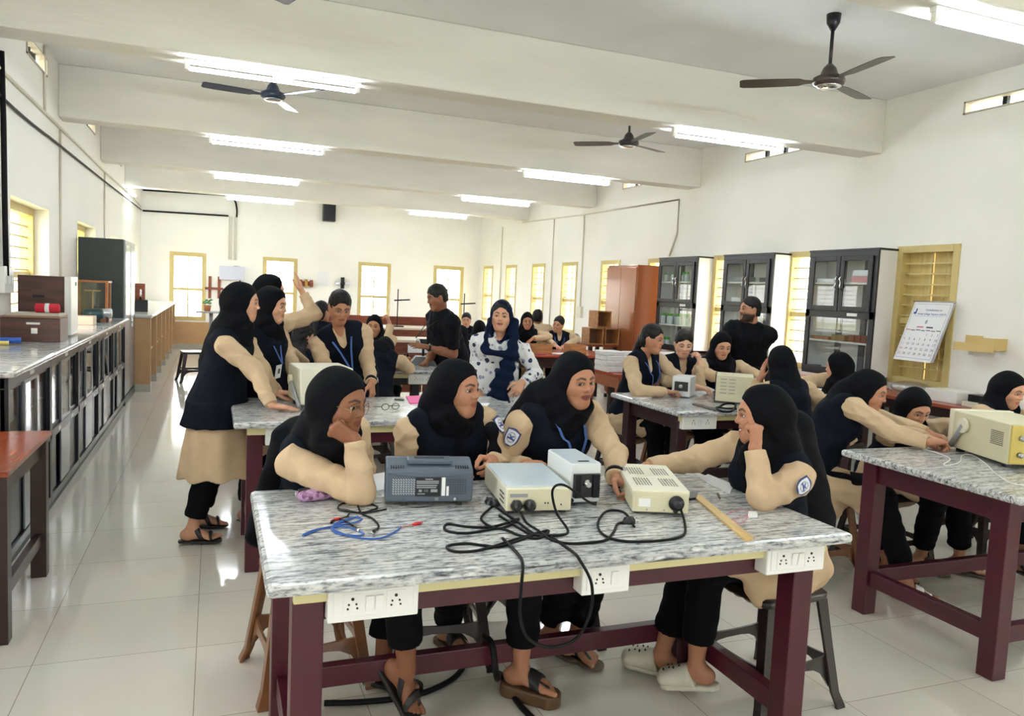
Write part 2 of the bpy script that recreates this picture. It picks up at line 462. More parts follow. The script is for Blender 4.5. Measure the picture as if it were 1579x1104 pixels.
wall('wall_back', 'y', YB, YB + .28, back_w, XL - .28, XR + .28)
wall('wall_front', 'y', YF - .28, YF, front_w, XL - .28, XR + .28)
WN = [0]
def window(axis, a0, a1, z0, z1, face, out, fw=.065, nb=9, transom=True, shut=False, depth=.1, mull=True):
    """frame set flush with the wall face, horizontal grill bars, mullion and a pane; 'out' = direction to the open air"""
    WN[0] += 1
    def B(mb, u0, u1, d0, d1, q0, q1):
        d0, d1 = sorted((face + out * d0, face + out * d1))
        if axis == 'x': mb.box(d0, d1, u0, u1, q0, q1)
        else: mb.box(u0, u1, d0, d1, q0, q1)
    mb = MB()
    for u0, u1, q0, q1 in ((a0, a0 + fw, z0, z1), (a1 - fw, a1, z0, z1), (a0 + fw, a1 - fw, z1 - fw, z1), (a0 + fw, a1 - fw, z0, z0 + fw)):
        B(mb, u0, u1, -.012, depth, q0, q1)
    zt = z0 + (z1 - z0) * .46
    if transom: B(mb, a0 + fw, a1 - fw, .02, depth, zt - .028, zt + .028)
    fr = struct(mb, 'window_%d' % WN[0], M_frame, .004)
    mb = MB()
    for k in range(nb):
        z = z0 + fw + (z1 - z0 - 2 * fw) * (k + 1) / (nb + 1)
        if transom and abs(z - zt) < .04: continue
        B(mb, a0 + fw, a1 - fw, .035, .05, z - .007, z + .007)
    if mull:
        c = (a0 + a1) / 2; B(mb, c - .012, c + .012, .052, .07, z0 + fw, z1 - fw)
    mb.build('window_grill', M_bar, fr)
    mb = MB()
    if shut:
        c = (a0 + a1) / 2
        for u0, u1 in ((a0 + fw, c - .004), (c + .004, a1 - fw)):
            w = (u1 - u0) / 2
            for k in range(2):
                B(mb, u0 + k * w + .003, u0 + (k + 1) * w - .003, depth - .02, depth + .01, z0 + fw, z1 - fw)
        mb.build('shutter_panel', M_shut, fr)
    else:
        B(mb, a0 + fw - .01, a1 - fw + .01, depth - .012, depth - .008, z0 + fw - .01, z1 - fw + .01)
        mb.build('window_pane', M_pane, fr)
for h in right_w + right_near: window('x', *h, XR, 1)
window('x', *closed_w, XR, 1, shut=True, nb=11, depth=.11)
for h in left_w: window('x', *h, XL - .13, -1, fw=.07, nb=9)
for h in back_w: window('y', *h, YB, 1, fw=.085, nb=10, depth=.14)
for h in front_w: window('y', *h, YF, -1, fw=.07)
M_ventfr = mat('vent_frame', (196, 186, 170), .5)
for (a0, a1, z0, z1), X, s in [(h, XR, 1) for h in right_v] + [(h, XL, -1) for h in left_v]:
    WN[0] += 1
    mb = MB(); d = sorted((X - s * .012, X + s * .06))
    for u0, u1, q0, q1 in ((a0, a1, z0, z0 + .014), (a0, a1, z1 - .014, z1), (a0, a0 + .02, z0, z1), (a1 - .02, a1, z0, z1)): mb.box(*d, u0, u1, q0, q1)
    fr = struct(mb, 'window_%d' % WN[0], M_ventfr)
    mb = MB()
    for k in range(1, 4):
        y = a0 + (a1 - a0) * k / 4; mb.box(*sorted((X + s * .05, X + s * .09)), y - .02, y + .02, z0, z1)
    mb.build('vent_bar', M_darkm, fr)
struct(MB().box(XL, XR, YB - .012, YB, .1, .585), 'trim_20', M_dado)
struct(MB().box(XL, XR, YB - .016, YB, 0, .1), 'baseboard_back', M_skirt)
struct(MB().box(XR - .012, XR, YF, YB, 0, .1), 'baseboard_right', M_skirt)
struct(MB().box(XL, XL + .012, YF, YB, 0, .1), 'baseboard_left', M_skirt)
# the ground outside, seen through the windows
M_ground = mat('outside_ground', (196, 196, 150), .9, var=.2, vscale=.3)
struct(MB().box(-60, -1.9, -50, 90, -.5, -.3).box(6.6, 60, -50, 90, -.5, -.3).box(-1.9, 6.6, 18.6, 90, -.5, -.3).box(-1.9, 6.6, -50, -4, -.5, -.3), 'trim_21', M_ground)

# ---------------------------------------------------------------- lamps and fans
M_tube = mat_emit('tube_glow', (.82, .91, 1.), 32.)
def tube_light(x, y, label, length=1.2, rz=0.):
    t = empty('tube_light', (x, y, 3.085), rz, label, 'tube light', 'fluorescent tubes on the ceiling beams')
    mb = MB(); mb.box(-length / 2 - .02, length / 2 + .02, -.022, .022, -.03, 0); mb.build('housing', M_white, t, bevel=.003)
    MB().tube([(-length / 2 + .02, 0, -.065), (length / 2 - .02, 0, -.065)], .0145, 0, 12).build('tube', M_tube, t)
    for s in (-1, 1): MB().cbox((s * (length / 2), 0, -.05), (.03, .032, .05)).build('lamp_holder', M_white, t, bevel=.003)
    MB().cbox((.05, .028, -.018), (.14, .02, .03)).build('ballast', M_white, t, bevel=.003)
rows = [('first', 2.99), ('second', 6.05), ('third', 9.1), ('fourth', 12.15), ('fifth', 15.2)]
tube_light(.4, 6.05, 'large bright tube light at upper left, on the nearest beam crossing the whole picture')
tube_light(4.42, 6.05, 'bright tube light right of the centre fan, nearest right hand tube but one')
tube_light(3.97, 2.99, 'brightest tube light cut off by the right edge at the top corner')
tube_light(.54, 9.1, 'tube light hung below the second visible beam on the left')
tube_light(4.2, 9.1, 'tube light on the second visible beam, right of centre')
tube_light(.57, 12.15, 'tube light on the third visible beam on the left')
tube_light(4.33, 12.15, 'tube light on the third visible beam, right of centre')
tube_light(.78, 15.2, 'farthest small tube light on the left, near the back wall wires')
tube_light(4.2, 15.2, 'farthest small tube light right of the black wall speaker')
for x, y in ((.4, 2.99), (.4, -.05), (4.2, -.05)): tube_light(x, y, 'tube light on a beam above the camera')
o = empty('tube_light', (XL + .04, 15.6, 3.02), 0, 'short bright tube light on the left wall near the far corner', 'tube light')
MB().box(-.03, .01, -.6, .6, -.02, .03).build('housing', M_white, o); MB().tube([(.03, -.58, 0), (.03, .58, 0)], .0145).build('tube', M_tube, o)

def fan(x, y, zh, rot, label, mrgb=(40, 38, 40)):
    m = mat('fan_enamel_%d_%d_%d' % mrgb, mrgb, .35)
    t = empty('ceiling_fan', (x, y, zh), rot, label, 'fan', 'ceiling fans')
    MB().lathe([(.012, ZC - zh), (.05, ZC - zh), (.045, ZC - zh - .06), (.016, ZC - zh - .11)]).build('canopy', M_blackp, t)
    MB().tube([(0, 0, .06), (0, 0, ZC - zh - .05)], .013).build('downrod', M_blackp, t)
    MB().lathe([(.02, .1), (.045, .07), (.062, .025), (.105, .005), (.112, -.02), (.1, -.045), (.06, -.06), (.02, -.064)], seg=28).build('motor', m, t)
    MB().lathe([(.085, -.05), (.088, -.056), (.05, -.068), (.01, -.07)], seg=28).build('cap_ring', M_chrome, t)
    for k in range(3):
        a = k * 2 * PI / 3; ca, sa = math.cos(a), math.sin(a)
        def R(u, w, z): return (u * ca - w * sa, u * sa + w * ca, z)
        mb = MB(); rings = []
        for u, w in ((.1, .02), (.16, .03), (.2, .055), (.35, .063), (.5, .066), (.585, .062), (.605, .045)):
            tw = .16 * w * 3
            rings.append([R(u, -w, -.02 - tw * .35), R(u, w, -.02 + tw * .35), R(u, w, -.016 + tw * .35), R(u, -w, -.016 - tw * .35)])
        mb.loft(rings, 0, False); mb.build('blade', m, t)
fan(4.03, 4.42, 3.16, math.radians(22), 'dark brown ceiling fan nearest the right, hanging on a long black rod', (66, 56, 52))
fan(4.17, 7.5, 3.24, math.radians(22), 'small black ceiling fan near the middle of the ceiling, second on the right')
fan(.475, 7.5, 3.25, math.radians(68), 'blue black ceiling fan behind the upper left tube light', (38, 50, 72))
fan(.47, 4.18, 3.17, math.radians(105), 'grey fan whose single blade tip shows at the top edge', (86, 86, 90))

# ---------------------------------------------------------------- wiring on the walls
def wire(name, pts, r, m, label, cat, smooth=False, seg=6, group=None):
    o = MB().tube(bezier(pts, 8) if smooth else pts, r, 0, seg).build(name, m); return tag(o, label, cat, group)
wire('conduit_pipe', [(XL + .016, 4.2, 2.98), (XL + .016, 12.6, 2.98), (XL + .016, 16.3, 3.02), (XL + .016, 18.1, 2.98)], .014, M_pvc, 'long cream conduit pipe running along the top of the left wall', 'pipe')
wire('cable', [(XL + .02, 4.3, 2.86), (XL + .02, 7, 2.78), (XL + .02, 9, 2.80), (XL + .02, 12.5, 2.84), (XL + .02, 18.1, 2.92)], .011, M_black, 'thick black cable sagging along the left wall below the cream pipe', 'cable', True)
wire('conduit_pipe', [(XL + .012, 9.0, 1.05), (XL + .012, 9.0, 2.96)], .011, M_pvc, 'vertical cream conduit on the left wall between the two left windows', 'pipe')
wire('conduit_pipe', [(XL + .012, 12.35, 1.0), (XL + .012, 12.35, 2.96)], .011, M_pvc, 'vertical cream conduit on the left wall above the green cabinet', 'pipe')
wire('conduit_pipe', [(XL + .012, 8.24, 2.98), (XL + .012, 8.24, 3.58)], .012, M_pvc, 'short cream conduit rising to the left wall ventilator', 'pipe')
wire('cable', [(XL + .03, 6.62, 3.1), (XL + .03, 6.66, 2.6), (XL + .03, 6.68, 1.9), (XL + .03, 6.7, 1.5)], .02, M_black, 'black cable bundle dropping down the left wall at the picture edge', 'cable')
wire('cable', [(-1.43, YB - .03, 3.34), (-.5, YB - .03, 3.36), (.2, YB - .03, 3.37), (.38, YB - .03, 3.3), (.44, YB - .03, 3.1), (.44, YB - .03, 2.92)], .02, M_black, 'upper black cable arching down across the back wall', 'cable', True)
wire('cable', [(-1.43, YB - .03, 2.91), (.27, YB - .03, 2.935)], .02, M_black, 'lower straight black cable on the back wall', 'cable')
for i, x in enumerate((.29, .34, .40, .44)):
    wire('conduit_pipe', [(x, YB - .014, 1.98), (x, YB - .014, 2.93)], .012, M_pvc, 'one of four thin cream conduits running down to the white wall box', 'pipe', group='conduits above the wall box')
wire('cable', [(.38, YB - .05, 1.83), (.5, YB - .05, 1.83), (.53, YB - .05, 1.78), (.53, YB - .05, 1.35)], .018, M_black, 'black cable leaving the white wall box on the right', 'cable', True)
o = MB().box(.1, .62, YB - .12, YB, 1.54, 1.84).build('distribution_box', mat('box_grey_blue', (206, 208, 224), .4), bevel=.01); tag(o, 'white electrical distribution box on the back wall', 'box')
XW = XR - .015
wire('conduit_pipe', [(XW, 9.6, 2.18), (XW, 9.43, 2.5), (XW, 9.43, 2.97), (XW, 12.45, 2.99), (XW, 15.4, 3.05)], .013, M_pvc, 'cream conduit along the right wall that bends down above the glass cabinets', 'pipe')
wire('conduit_pipe', [(XW, 12.4, 1.3), (XW, 12.43, 2.98)], .012, M_pvc, 'vertical cream conduit ending in a switch box on the right wall', 'pipe')
wire('conduit_pipe', [(XW, 13.73, .9), (XW, 13.73, 3.02)], .012, M_pvc, 'vertical cream conduit between two narrow right wall windows', 'pipe')
wire('conduit_pipe', [(XW, 16.6, .9), (XW, 16.6, 3.03)], .012, M_pvc, 'farthest vertical cream conduit on the right wall', 'pipe')
o = MB().box(XR - .05, XR, 12.3, 12.48, 1.16, 1.36).build('switch_box', M_pvc, bevel=.006); tag(o, 'small cream switch box at the foot of a right wall conduit', 'switch box')
t = empty('wall_speaker', (2.42, YB - .1, 3.17), 0, 'black box speaker high on the back wall', 'speaker')
MB().box(-.14, .14, -.1, .1, -.2, .2).build('case', M_blackp, t, bevel=.02)
MB().box(-.1, .1, -.112, -.1, -.16, .16).build('grille', mat('speaker_cloth', (36, 38, 46), .8), t)
t = empty('wooden_rack', (.0, YB, 1.36), 0, 'reddish wooden hanging rack on the back wall by the leftmost window', 'rack')
mw = mat_wood('red_wood', (120, 60, 38), (146, 80, 50), .4)
MB().box(-.19, .19, -.05, -.03, -.05, .0).build('cross_bar', mw, t)
for x in (-.09, .1): MB().box(x - .03, x + .03, -.03, 0, -.24, .24).build('upright', mw, t)
t = empty('wooden_spool', (1.95, YB - .06, 1.54), 0, 'brown turned wooden spool mounted on the back wall', 'spool')
MB().lathe([(.03, -.16), (.085, -.15), (.085, -.09), (.05, -.07), (.05, .07), (.085, .09), (.085, .15), (.03, .16)], axis='x').build('drum', mw, t)
MB().lathe([(.02, -.03), (.1, -.028), (.1, .028), (.02, .03)], axis='x').build('flange', mat('brass', (190, 150, 80), .3, .6), t)
o = MB().box(2.21, 2.46, YB - .006, YB, 1.5, 1.82).build('notice_paper', mat('paper', (236, 236, 238), .7)); tag(o, 'pale paper notice pinned to the back wall beside the wooden spool', 'paper')
t = empty('wall_mounted_gauge', (2.77, YB - .05, 1.58), 0, 'dark round wall bracket on the back wall above the girl with the ponytail', 'bracket')
MB().lathe([(.02, -.03), (.05, -.025), (.05, .1), (.02, .11)], axis='y').build('hub', M_darkm, t)
MB().box(-.16, .16, -.05, 0, -.03, .03).build('arm', M_steel, t); MB().box(-.04, .04, -.06, 0, -.12, .14).build('plate', M_darkm, t)
# ---------------------------------------------------------------- furniture
M_gran = mat_granite('granite')
M_maroon = mat('maroon_paint', (72, 16, 34), .35, var=.12, vscale=5)
M_dkmaroon = mat('dark_maroon_paint', (46, 20, 26), .35, var=.12, vscale=5)
M_cream = mat('cream_trunking', (222, 212, 160), .4)
M_sock = mat('socket_white', (242, 242, 238), .25)
M_hole = mat('socket_hole', (16, 16, 16), .6)
TOPZ = .825
def socket_box(t, xc, yf, z1, w=.225, n=2, h=.095):
    """white modular box with round-pin sockets and rocker switches; front faces the camera side (-y)"""
    b = MB().box(xc - w / 2, xc + w / 2, yf, yf + .06, z1 - h, z1).build('socket_box', [M_sock, M_cream], t, bevel=.004)
    MB().box(xc - w / 2 + .014, xc + w / 2 - .014, yf - .003, yf, z1 - h + .014, z1 - .014).build('cover_plate', M_sock, b, bevel=.002)
    zc = z1 - h / 2
    def sock(x):
        s = MB().box(x - .024, x + .024, yf - .0045, yf - .003, zc - .027, zc + .027).build('socket', M_sock, b)
        mb = MB()
        for dx, dz, r in ((0, .014, .0042), (-.0095, 0, .0028), (.0095, 0, .0028), (-.012, -.011, .0028), (.012, -.011, .0028)):
            mb.lathe([(r, 0), (r, .0015)], (x + dx, yf - .0045, zc + dz), 10, 0, 'y')
        mb.build('pin_hole', M_hole, b)
    def sw(x): MB().cbox((x, yf - .0055, zc), (.021, .006, .04), rx=.12).build('switch', M_sock, b, bevel=.001)
    if n == 2:
        sock(xc - .056); sock(xc + .056); sw(xc - .0125); sw(xc + .0125)
    else: sock(xc - .024); sw(xc + .024)
    return b
def lab_table(x0, x1, y0, y1, label, boxes=(), frame=None, front_rail=False, leg=.08):
    frame = frame or M_maroon
    t = empty('lab_table', ((x0 + x1) / 2, (y0 + y1) / 2, 0), 0, label, 'table', 'granite topped lab tables')
    hx, hy = (x1 - x0) / 2, (y1 - y0) / 2
    MB().box(-hx, hx, -hy, hy, TOPZ - .036, TOPZ).build('granite_top', M_gran, t, bevel=.014)
    for sx in (-1, 1):
        for sy in (-1, 1):
            cx, cy = sx * (hx - .11), sy * (hy - .13)
            MB().box(cx - leg / 2, cx + leg / 2, cy - leg / 2, cy + leg / 2, 0, TOPZ - .037).build('leg', frame, t, bevel=.004)
    lx, ly = hx - .11, hy - .13
    for sy in (-1, 1): MB().box(-lx + .04, lx - .04, sy * ly - .02, sy * ly + .02, TOPZ - .145, TOPZ - .037).build('apron', frame, t, bevel=.003)
    for sx in (-1, 1): MB().box(sx * lx - .02, sx * lx + .02, -ly + .04, ly - .04, TOPZ - .145, TOPZ - .037).build('apron', frame, t, bevel=.003)
    for sx in (-1, 1): MB().box(sx * lx - .022, sx * lx + .022, -ly + .04, ly - .04, .15, .225).build('stretcher', frame, t, bevel=.003)
    MB().box(-lx + .04, lx - .04, ly - .022, ly + .022, .15, .225).build('stretcher', frame, t, bevel=.003)
    if front_rail: MB().box(-lx + .04, lx - .04, -ly - .022, -ly + .022, .15, .225).build('stretcher', frame, t, bevel=.003)
    if boxes: MB().box(-hx + .07, hx - .05, -hy + .065, -hy + .089, TOPZ - .079, TOPZ - .037).build('cable_trunking', M_cream, t, bevel=.003)
    for xc, w, n in boxes: socket_box(t, xc - (x0 + x1) / 2, -hy + .05 if n else -hy + .05, TOPZ - .037, w, n)
    return t
lab_table(.125, 1.945, 1.855, 2.755, 'nearest granite lab table with maroon legs, covered in instruments and tangled cables', [(.395, .235, 2), (1.07, .155, 1), (1.76, .232, 2)])
lab_table(.1, 1.81, 4.1, 5.0, 'second granite table behind the four seated front students, pink paper on it', [(.39, .26, 2), (1.655, .14, 1)])
lab_table(2.84, 4.5, 4.25, 5.17, 'granite table at right of centre with the small white lamp box instrument', [(3.06, .27, 2)], M_dkmaroon)
lab_table(3.03, 4.85, 2.07, 3.03, 'granite table cut off by the right edge, with cream oscilloscope', [], M_maroon, True)
lab_table(.1, 1.97, 6.62, 7.5, 'granite table between the ponytailed student and the man in jeans', [(1.75, .25, 2)], mat('black_frame', (26, 20, 22), .4))

M_stool_dark = mat('stool_dark_brown', (40, 30, 30), .3, coat=.3)
M_stool_brown = mat('stool_caramel', (126, 80, 46), .3, var=.1, vscale=9, stretch=(1, 1, .3), coat=.3)
M_stool_black = mat('stool_black', (22, 20, 22), .3, coat=.3)
def stool(x, y, rz, m, label, h=.455, name='plastic_stool'):
    t = empty(name, (x, y, 0), rz, label, 'stool', 'plastic stools')
    mb = MB(); rings = []
    for z, s in ((h - .035, .155), (h - .03, .165), (h - .008, .165), (h, .155)):
        rings.append([((s - .04) * sx + .04 * math.cos(a), (s - .04) * sy + .04 * math.sin(a), z) for sx, sy, a0 in ((1, 1, 0), (-1, 1, PI / 2), (-1, -1, PI), (1, -1, 1.5 * PI)) for a in [a0 + k * PI / 8 for k in range(5)]])
    mb.loft(rings); mb.build('seat', m, t)
    for sx in (-1, 1):
        for sy in (-1, 1):
            rings = []
            for z, s, w in ((h - .03, .155, .05), (.25, .178, .043), (.06, .205, .04), (.012, .222, .043), (0, .224, .045)):
                o = s; i = s - .014
                rings.append([(sx * o, sy * o, z), (sx * (o - w), sy * o, z), (sx * (o - w), sy * i, z), (sx * i, sy * i, z), (sx * i, sy * (o - w), z), (sx * o, sy * (o - w), z)])
            MB().loft(rings, 0, False).build('leg', m, t, bevel=.002)
    for k in range(4):
        a = k * PI / 2; ca, sa = math.cos(a), math.sin(a); s = .19
        n = 8; up = []; dn = []
        for i in range(n + 1):
            u = -1 + 2 * i / n; x_ = u * (s - .02)
            up.append((x_, .2 - .01 * (1 - u * u))); dn.append((x_, .075 + .085 * (1 - u ** 4)))
        vs = []
        for d in (s - .004, s - .014):
            for q in (up, dn):
                for x_, z in q:
                    e = d - (z - .07) * .11
                    vs.append((x_ * ca - e * sa, x_ * sa + e * ca, z))
        m1 = n + 1; fs = []
        for i in range(n):
            fs += [(i, i + 1, m1 + i + 1, m1 + i), (2 * m1 + i, 3 * m1 + i, 3 * m1 + i + 1, 2 * m1 + i + 1), (i, 2 * m1 + i, 2 * m1 + i + 1, i + 1), (m1 + i, m1 + i + 1, 3 * m1 + i + 1, 3 * m1 + i)]
        MB().add(vs, fs).build('cross_brace', m, t)
    return t
stool(.36, 3.02, .12, M_stool_brown, 'caramel brown plastic stool under the girl resting her chin, left of the front table')
stool(.9, 3.06, -.1, M_stool_dark, 'dark brown stool under the second student from the left at the front table')
stool(1.4, 3.08, .05, M_stool_dark, 'dark stool under the smiling student behind the tall white instrument')
stool(2.07, 2.38, .1, M_stool_dark, 'dark brown plastic stool at the right end of the front table')
stool(3.25, 3.42, .08, M_stool_brown, 'caramel brown stool under the student stretching her arm along the right hand table')
stool(3.86, 3.46, 0, M_stool_dark, 'dark stool under the crouching student at the right hand table')
stool(4.72, 3.5, 0, M_stool_dark, 'dark stool of the student cut off by the right edge')
stool(-.28, 12.4, .2, M_stool_dark, 'white topped stool standing alone in the left aisle')
stool(3.2, 5.5, 0, M_stool_dark, 'dark stool under the ponytailed girl at the table right of centre')
stool(3.68, 5.55, 0, M_stool_brown, 'brown stool under the girl raising her hand to her cheek')
stool(4.15, 5.62, 0, M_stool_dark, 'dark stool under the girl with the headscarf writing at the table')
stool(3.55, 3.92, .1, M_stool_dark, 'dark stool under the student seen from behind with a hand at her face')
stool(4.83, 4.86, .1, M_stool_dark, 'dark stool under the headscarfed student seen from behind near the glass cabinet')
stool(1.22, 6.28, 0, M_stool_dark, 'dark stool under the student seen from behind at the third left table')
stool(.62, 6.3, 0, M_stool_dark, 'dark stool under the curly haired student seen from behind')
stool(1.62, 7.98, 0, M_stool_dark, 'dark stool under the smiling girl behind the third left table')
stool(1.03, 8.02, 0, M_stool_dark, 'dark stool under the girl half hidden behind the ponytailed one')

# wooden side table at the left edge
M_orange = mat_wood('orange_wood', (126, 58, 34), (160, 80, 46), .22, 3, (9, 1, 9))
M_dkwood = mat('dark_wood', (48, 28, 26), .35, var=.15)
t = empty('side_table', (-1.1, 4.0, 0), 0, 'small table with glossy orange wood top and dark legs at the left edge', 'table')
MB().box(-.34, .335, -.44, .46, .712, .738).build('table_top', M_orange, t, bevel=.003)
for sx in (-1, 1):
    for sy in (-1, 1): MB().cbox((sx * .29, sy * .39 + .01, .355), (.07, .07, .71)).build('leg', M_dkwood, t, bevel=.003)
for sx in (-1, 1):
    MB().box(sx * .29 - .015, sx * .29 + .015, -.345, .365, .62, .711).build('apron', M_dkwood, t)
    MB().box(sx * .29 - .015, sx * .29 + .015, -.345, .365, .17, .23).build('stretcher', M_dkwood, t)
for sy in (-1, 1): MB().box(-.255, .255, sy * .39 - .005, sy * .39 + .025, .62, .711).build('apron', M_dkwood, t)

# long counter along the left wall
M_alu = mat('dark_aluminium', (44, 46, 50), .3, .5)
M_cglass = mat_glass('cabinet_glass', (.93, .95, .95), .0)
M_grayp = mat('grey_panel', (126, 130, 134), .25)
M_inside = mat('cabinet_inside', (74, 78, 80), .6)
M_label = mat('white_label', (236, 236, 232), .6)
M_alu2 = mat('bright_aluminium', (140, 142, 146), .3, .7)
mb = MB().box(-.28, .265, -2.77, 2.78, -.035, .0)
o = mb.build('counter_top', M_gran, loc=(-1.19, 7.22, 1.04), bevel=.012); tag(o, 'long grey granite worktop along the left wall', 'worktop')
pos = ['nearest of the five', 'second nearest of the five', 'middle one of the five', 'second farthest of the five', 'farthest of the five, beside the dark green cabinet']
for k in range(5):
    y0 = 4.5 + 1.098 * k; y1 = y0 + 1.09; yc = (y0 + y1) / 2
    t = empty('glass_cupboard', (-1.2, yc, 0), 0, 'black framed cupboard under left worktop, ' + pos[k], 'cupboard', 'cupboards under the left worktop')
    h = .545
    mb = MB()
    mb.box(-.25, .22, -h, h, .0, .06).box(-.25, -.235, -h, h, .06, 1.0).box(-.25, .2, -h, h, .49, .505)
    mb.box(-.235, .22, -h, -h + .012, .06, 1.0).box(-.235, .22, h - .012, h, .06, 1.0).box(-.235, .2, -h, h, .74, .752)
    mb.build('carcass', M_inside, t)
    mb = MB()
    for z0, z1 in ((.055, .1), (.47, .525), (.945, 1.003)): mb.box(.2, .237, -h, h, z0, z1)
    for y in (-h, h - .03): mb.box(.2, .237, y, y + .03, .1, .945)
    mb.build('face_frame', M_alu, t, bevel=.002)
    for j in range(3):
        a0 = -h + .03 + j * (2 * h - .06) / 3; a1 = a0 + (2 * h - .06) / 3; xo = .222 if j % 2 else .208
        d = MB(); d.box(xo, xo + .012, a0, a0 + .025, .527, .943).box(xo, xo + .012, a1 - .025, a1, .527, .943).box(xo, xo + .012, a0 + .025, a1 - .025, .527, .547).box(xo, xo + .012, a0 + .025, a1 - .025, .923, .943)
        dr = d.build('sliding_door', M_alu2 if j % 2 else M_alu, t)
        MB().box(xo + .004, xo + .008, a0 + .025, a1 - .025, .547, .923).build('pane', M_cglass, dr)
    for j in range(3):
        a0 = -h + .03 + j * (2 * h - .06) / 3; a1 = a0 + (2 * h - .06) / 3 - .008; xo = .222 if j % 2 else .208
        if j == (k * 2 + 1) % 3: a1 -= .1
        MB().box(xo, xo + .01, a0, a1, .105, .465).build('lower_panel', M_grayp if j % 2 else M_alu, t, bevel=.002)
    for j in range(2): MB().box(.237, .239, -.3 + .5 * j, -.22 + .5 * j, .485, .51).build('label_strip', M_label, t)
    MB().box(.237, .239, -.05, .05, .962, .985).build('label_strip', M_label, t)

M_green = mat('dark_green_steel', (44, 56, 54), .4, var=.06)
t = empty('steel_cupboard', (-1.2, 10.62, 0), 0, 'tall dark green steel cupboard standing at the end of the left worktop', 'cupboard')
MB().box(-.255, .21, -.59, .59, .06, 1.955).build('body', M_green, t, bevel=.006)
MB().box(-.255, .235, -.59, .59, 0, .1).build('plinth', M_green, t)
for s in (-1, 1):
    d = MB().box(.21, .23, -.585 if s < 0 else .005, -.005 if s < 0 else .585, .11, 1.95).build('door', M_alu2, t, bevel=.004)
    MB().box(.23, .233, (-.53 if s < 0 else .06), (-.06 if s < 0 else .53), 1.05, 1.9).build('pane', mat('frosted_pane', (190, 196, 192), .15), d)
    MB().tube([(.25, s * .05, .9), (.25, s * .05, 1.05)], .008).build('handle', M_chrome, d)
# tan counter beyond
M_tan = mat('tan_laminate', (184, 146, 104), .4, var=.05, vscale=8)
t = empty('open_shelf_counter', (-1.12, 14.65, 0), 0, 'long tan laminate counter with dark open bays along the far left wall', 'counter')
MB().box(-.33, .36, -3.43, 3.45, .99, 1.03).build('counter_slab', mat('pale_slab', (206, 206, 200), .15, var=.06), t, bevel=.008)
for k in range(7):
    y = -3.4 + k * 1.13
    MB().box(-.33, .34, y, y + .06, .1, .99).build('divider', M_tan, t)
    MB().box(-.33, .345, y - .005, y + .065, 0, .1).build('tile_foot', M_skirt, t)
    if k < 6:
        MB().box(-.33, .29, y + .06, y + 1.13, .5, .525).build('shelf', M_tan, t)
        MB().box(.29, .31, y + .06, y + .5, .1, .99).build('panel', M_tan, t)
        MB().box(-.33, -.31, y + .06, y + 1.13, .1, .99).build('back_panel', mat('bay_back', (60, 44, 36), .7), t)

# orange steel almirah and three glass cabinets on the right wall
M_alm = mat('orange_enamel', (156, 88, 50), .24, var=.05, vscale=3, coat=.4)
t = empty('almirah', (5.84, 10.16, 0), 0, 'glossy orange brown steel almirah against the right wall', 'cupboard')
MB().box(-.17, .24, -.45, .45, .06, 2.035).build('body', M_alm, t, bevel=.008)
for sx in (-.14, .2):
    for sy in (-.42, .38): MB().box(sx, sx + .04, sy, sy + .04, 0, .06).build('foot', M_darkm, t)
for s in (-1, 1):
    d = MB().box(-.188, -.17, -.445 if s < 0 else .003, -.003 if s < 0 else .445, .1, 2.0).build('door', M_alm, t, bevel=.004)
MB().cbox((-.2, -.03, 1.02), (.02, .05, .12)).build('lock_plate', mat('brassy', (190, 150, 90), .3, .8), t, bevel=.004)
MB().tube([(-.2, -.03, 1.02), (-.23, -.03, 1.02), (-.23, .09, 1.02)], .011).build('handle', MATS['brassy'], t)

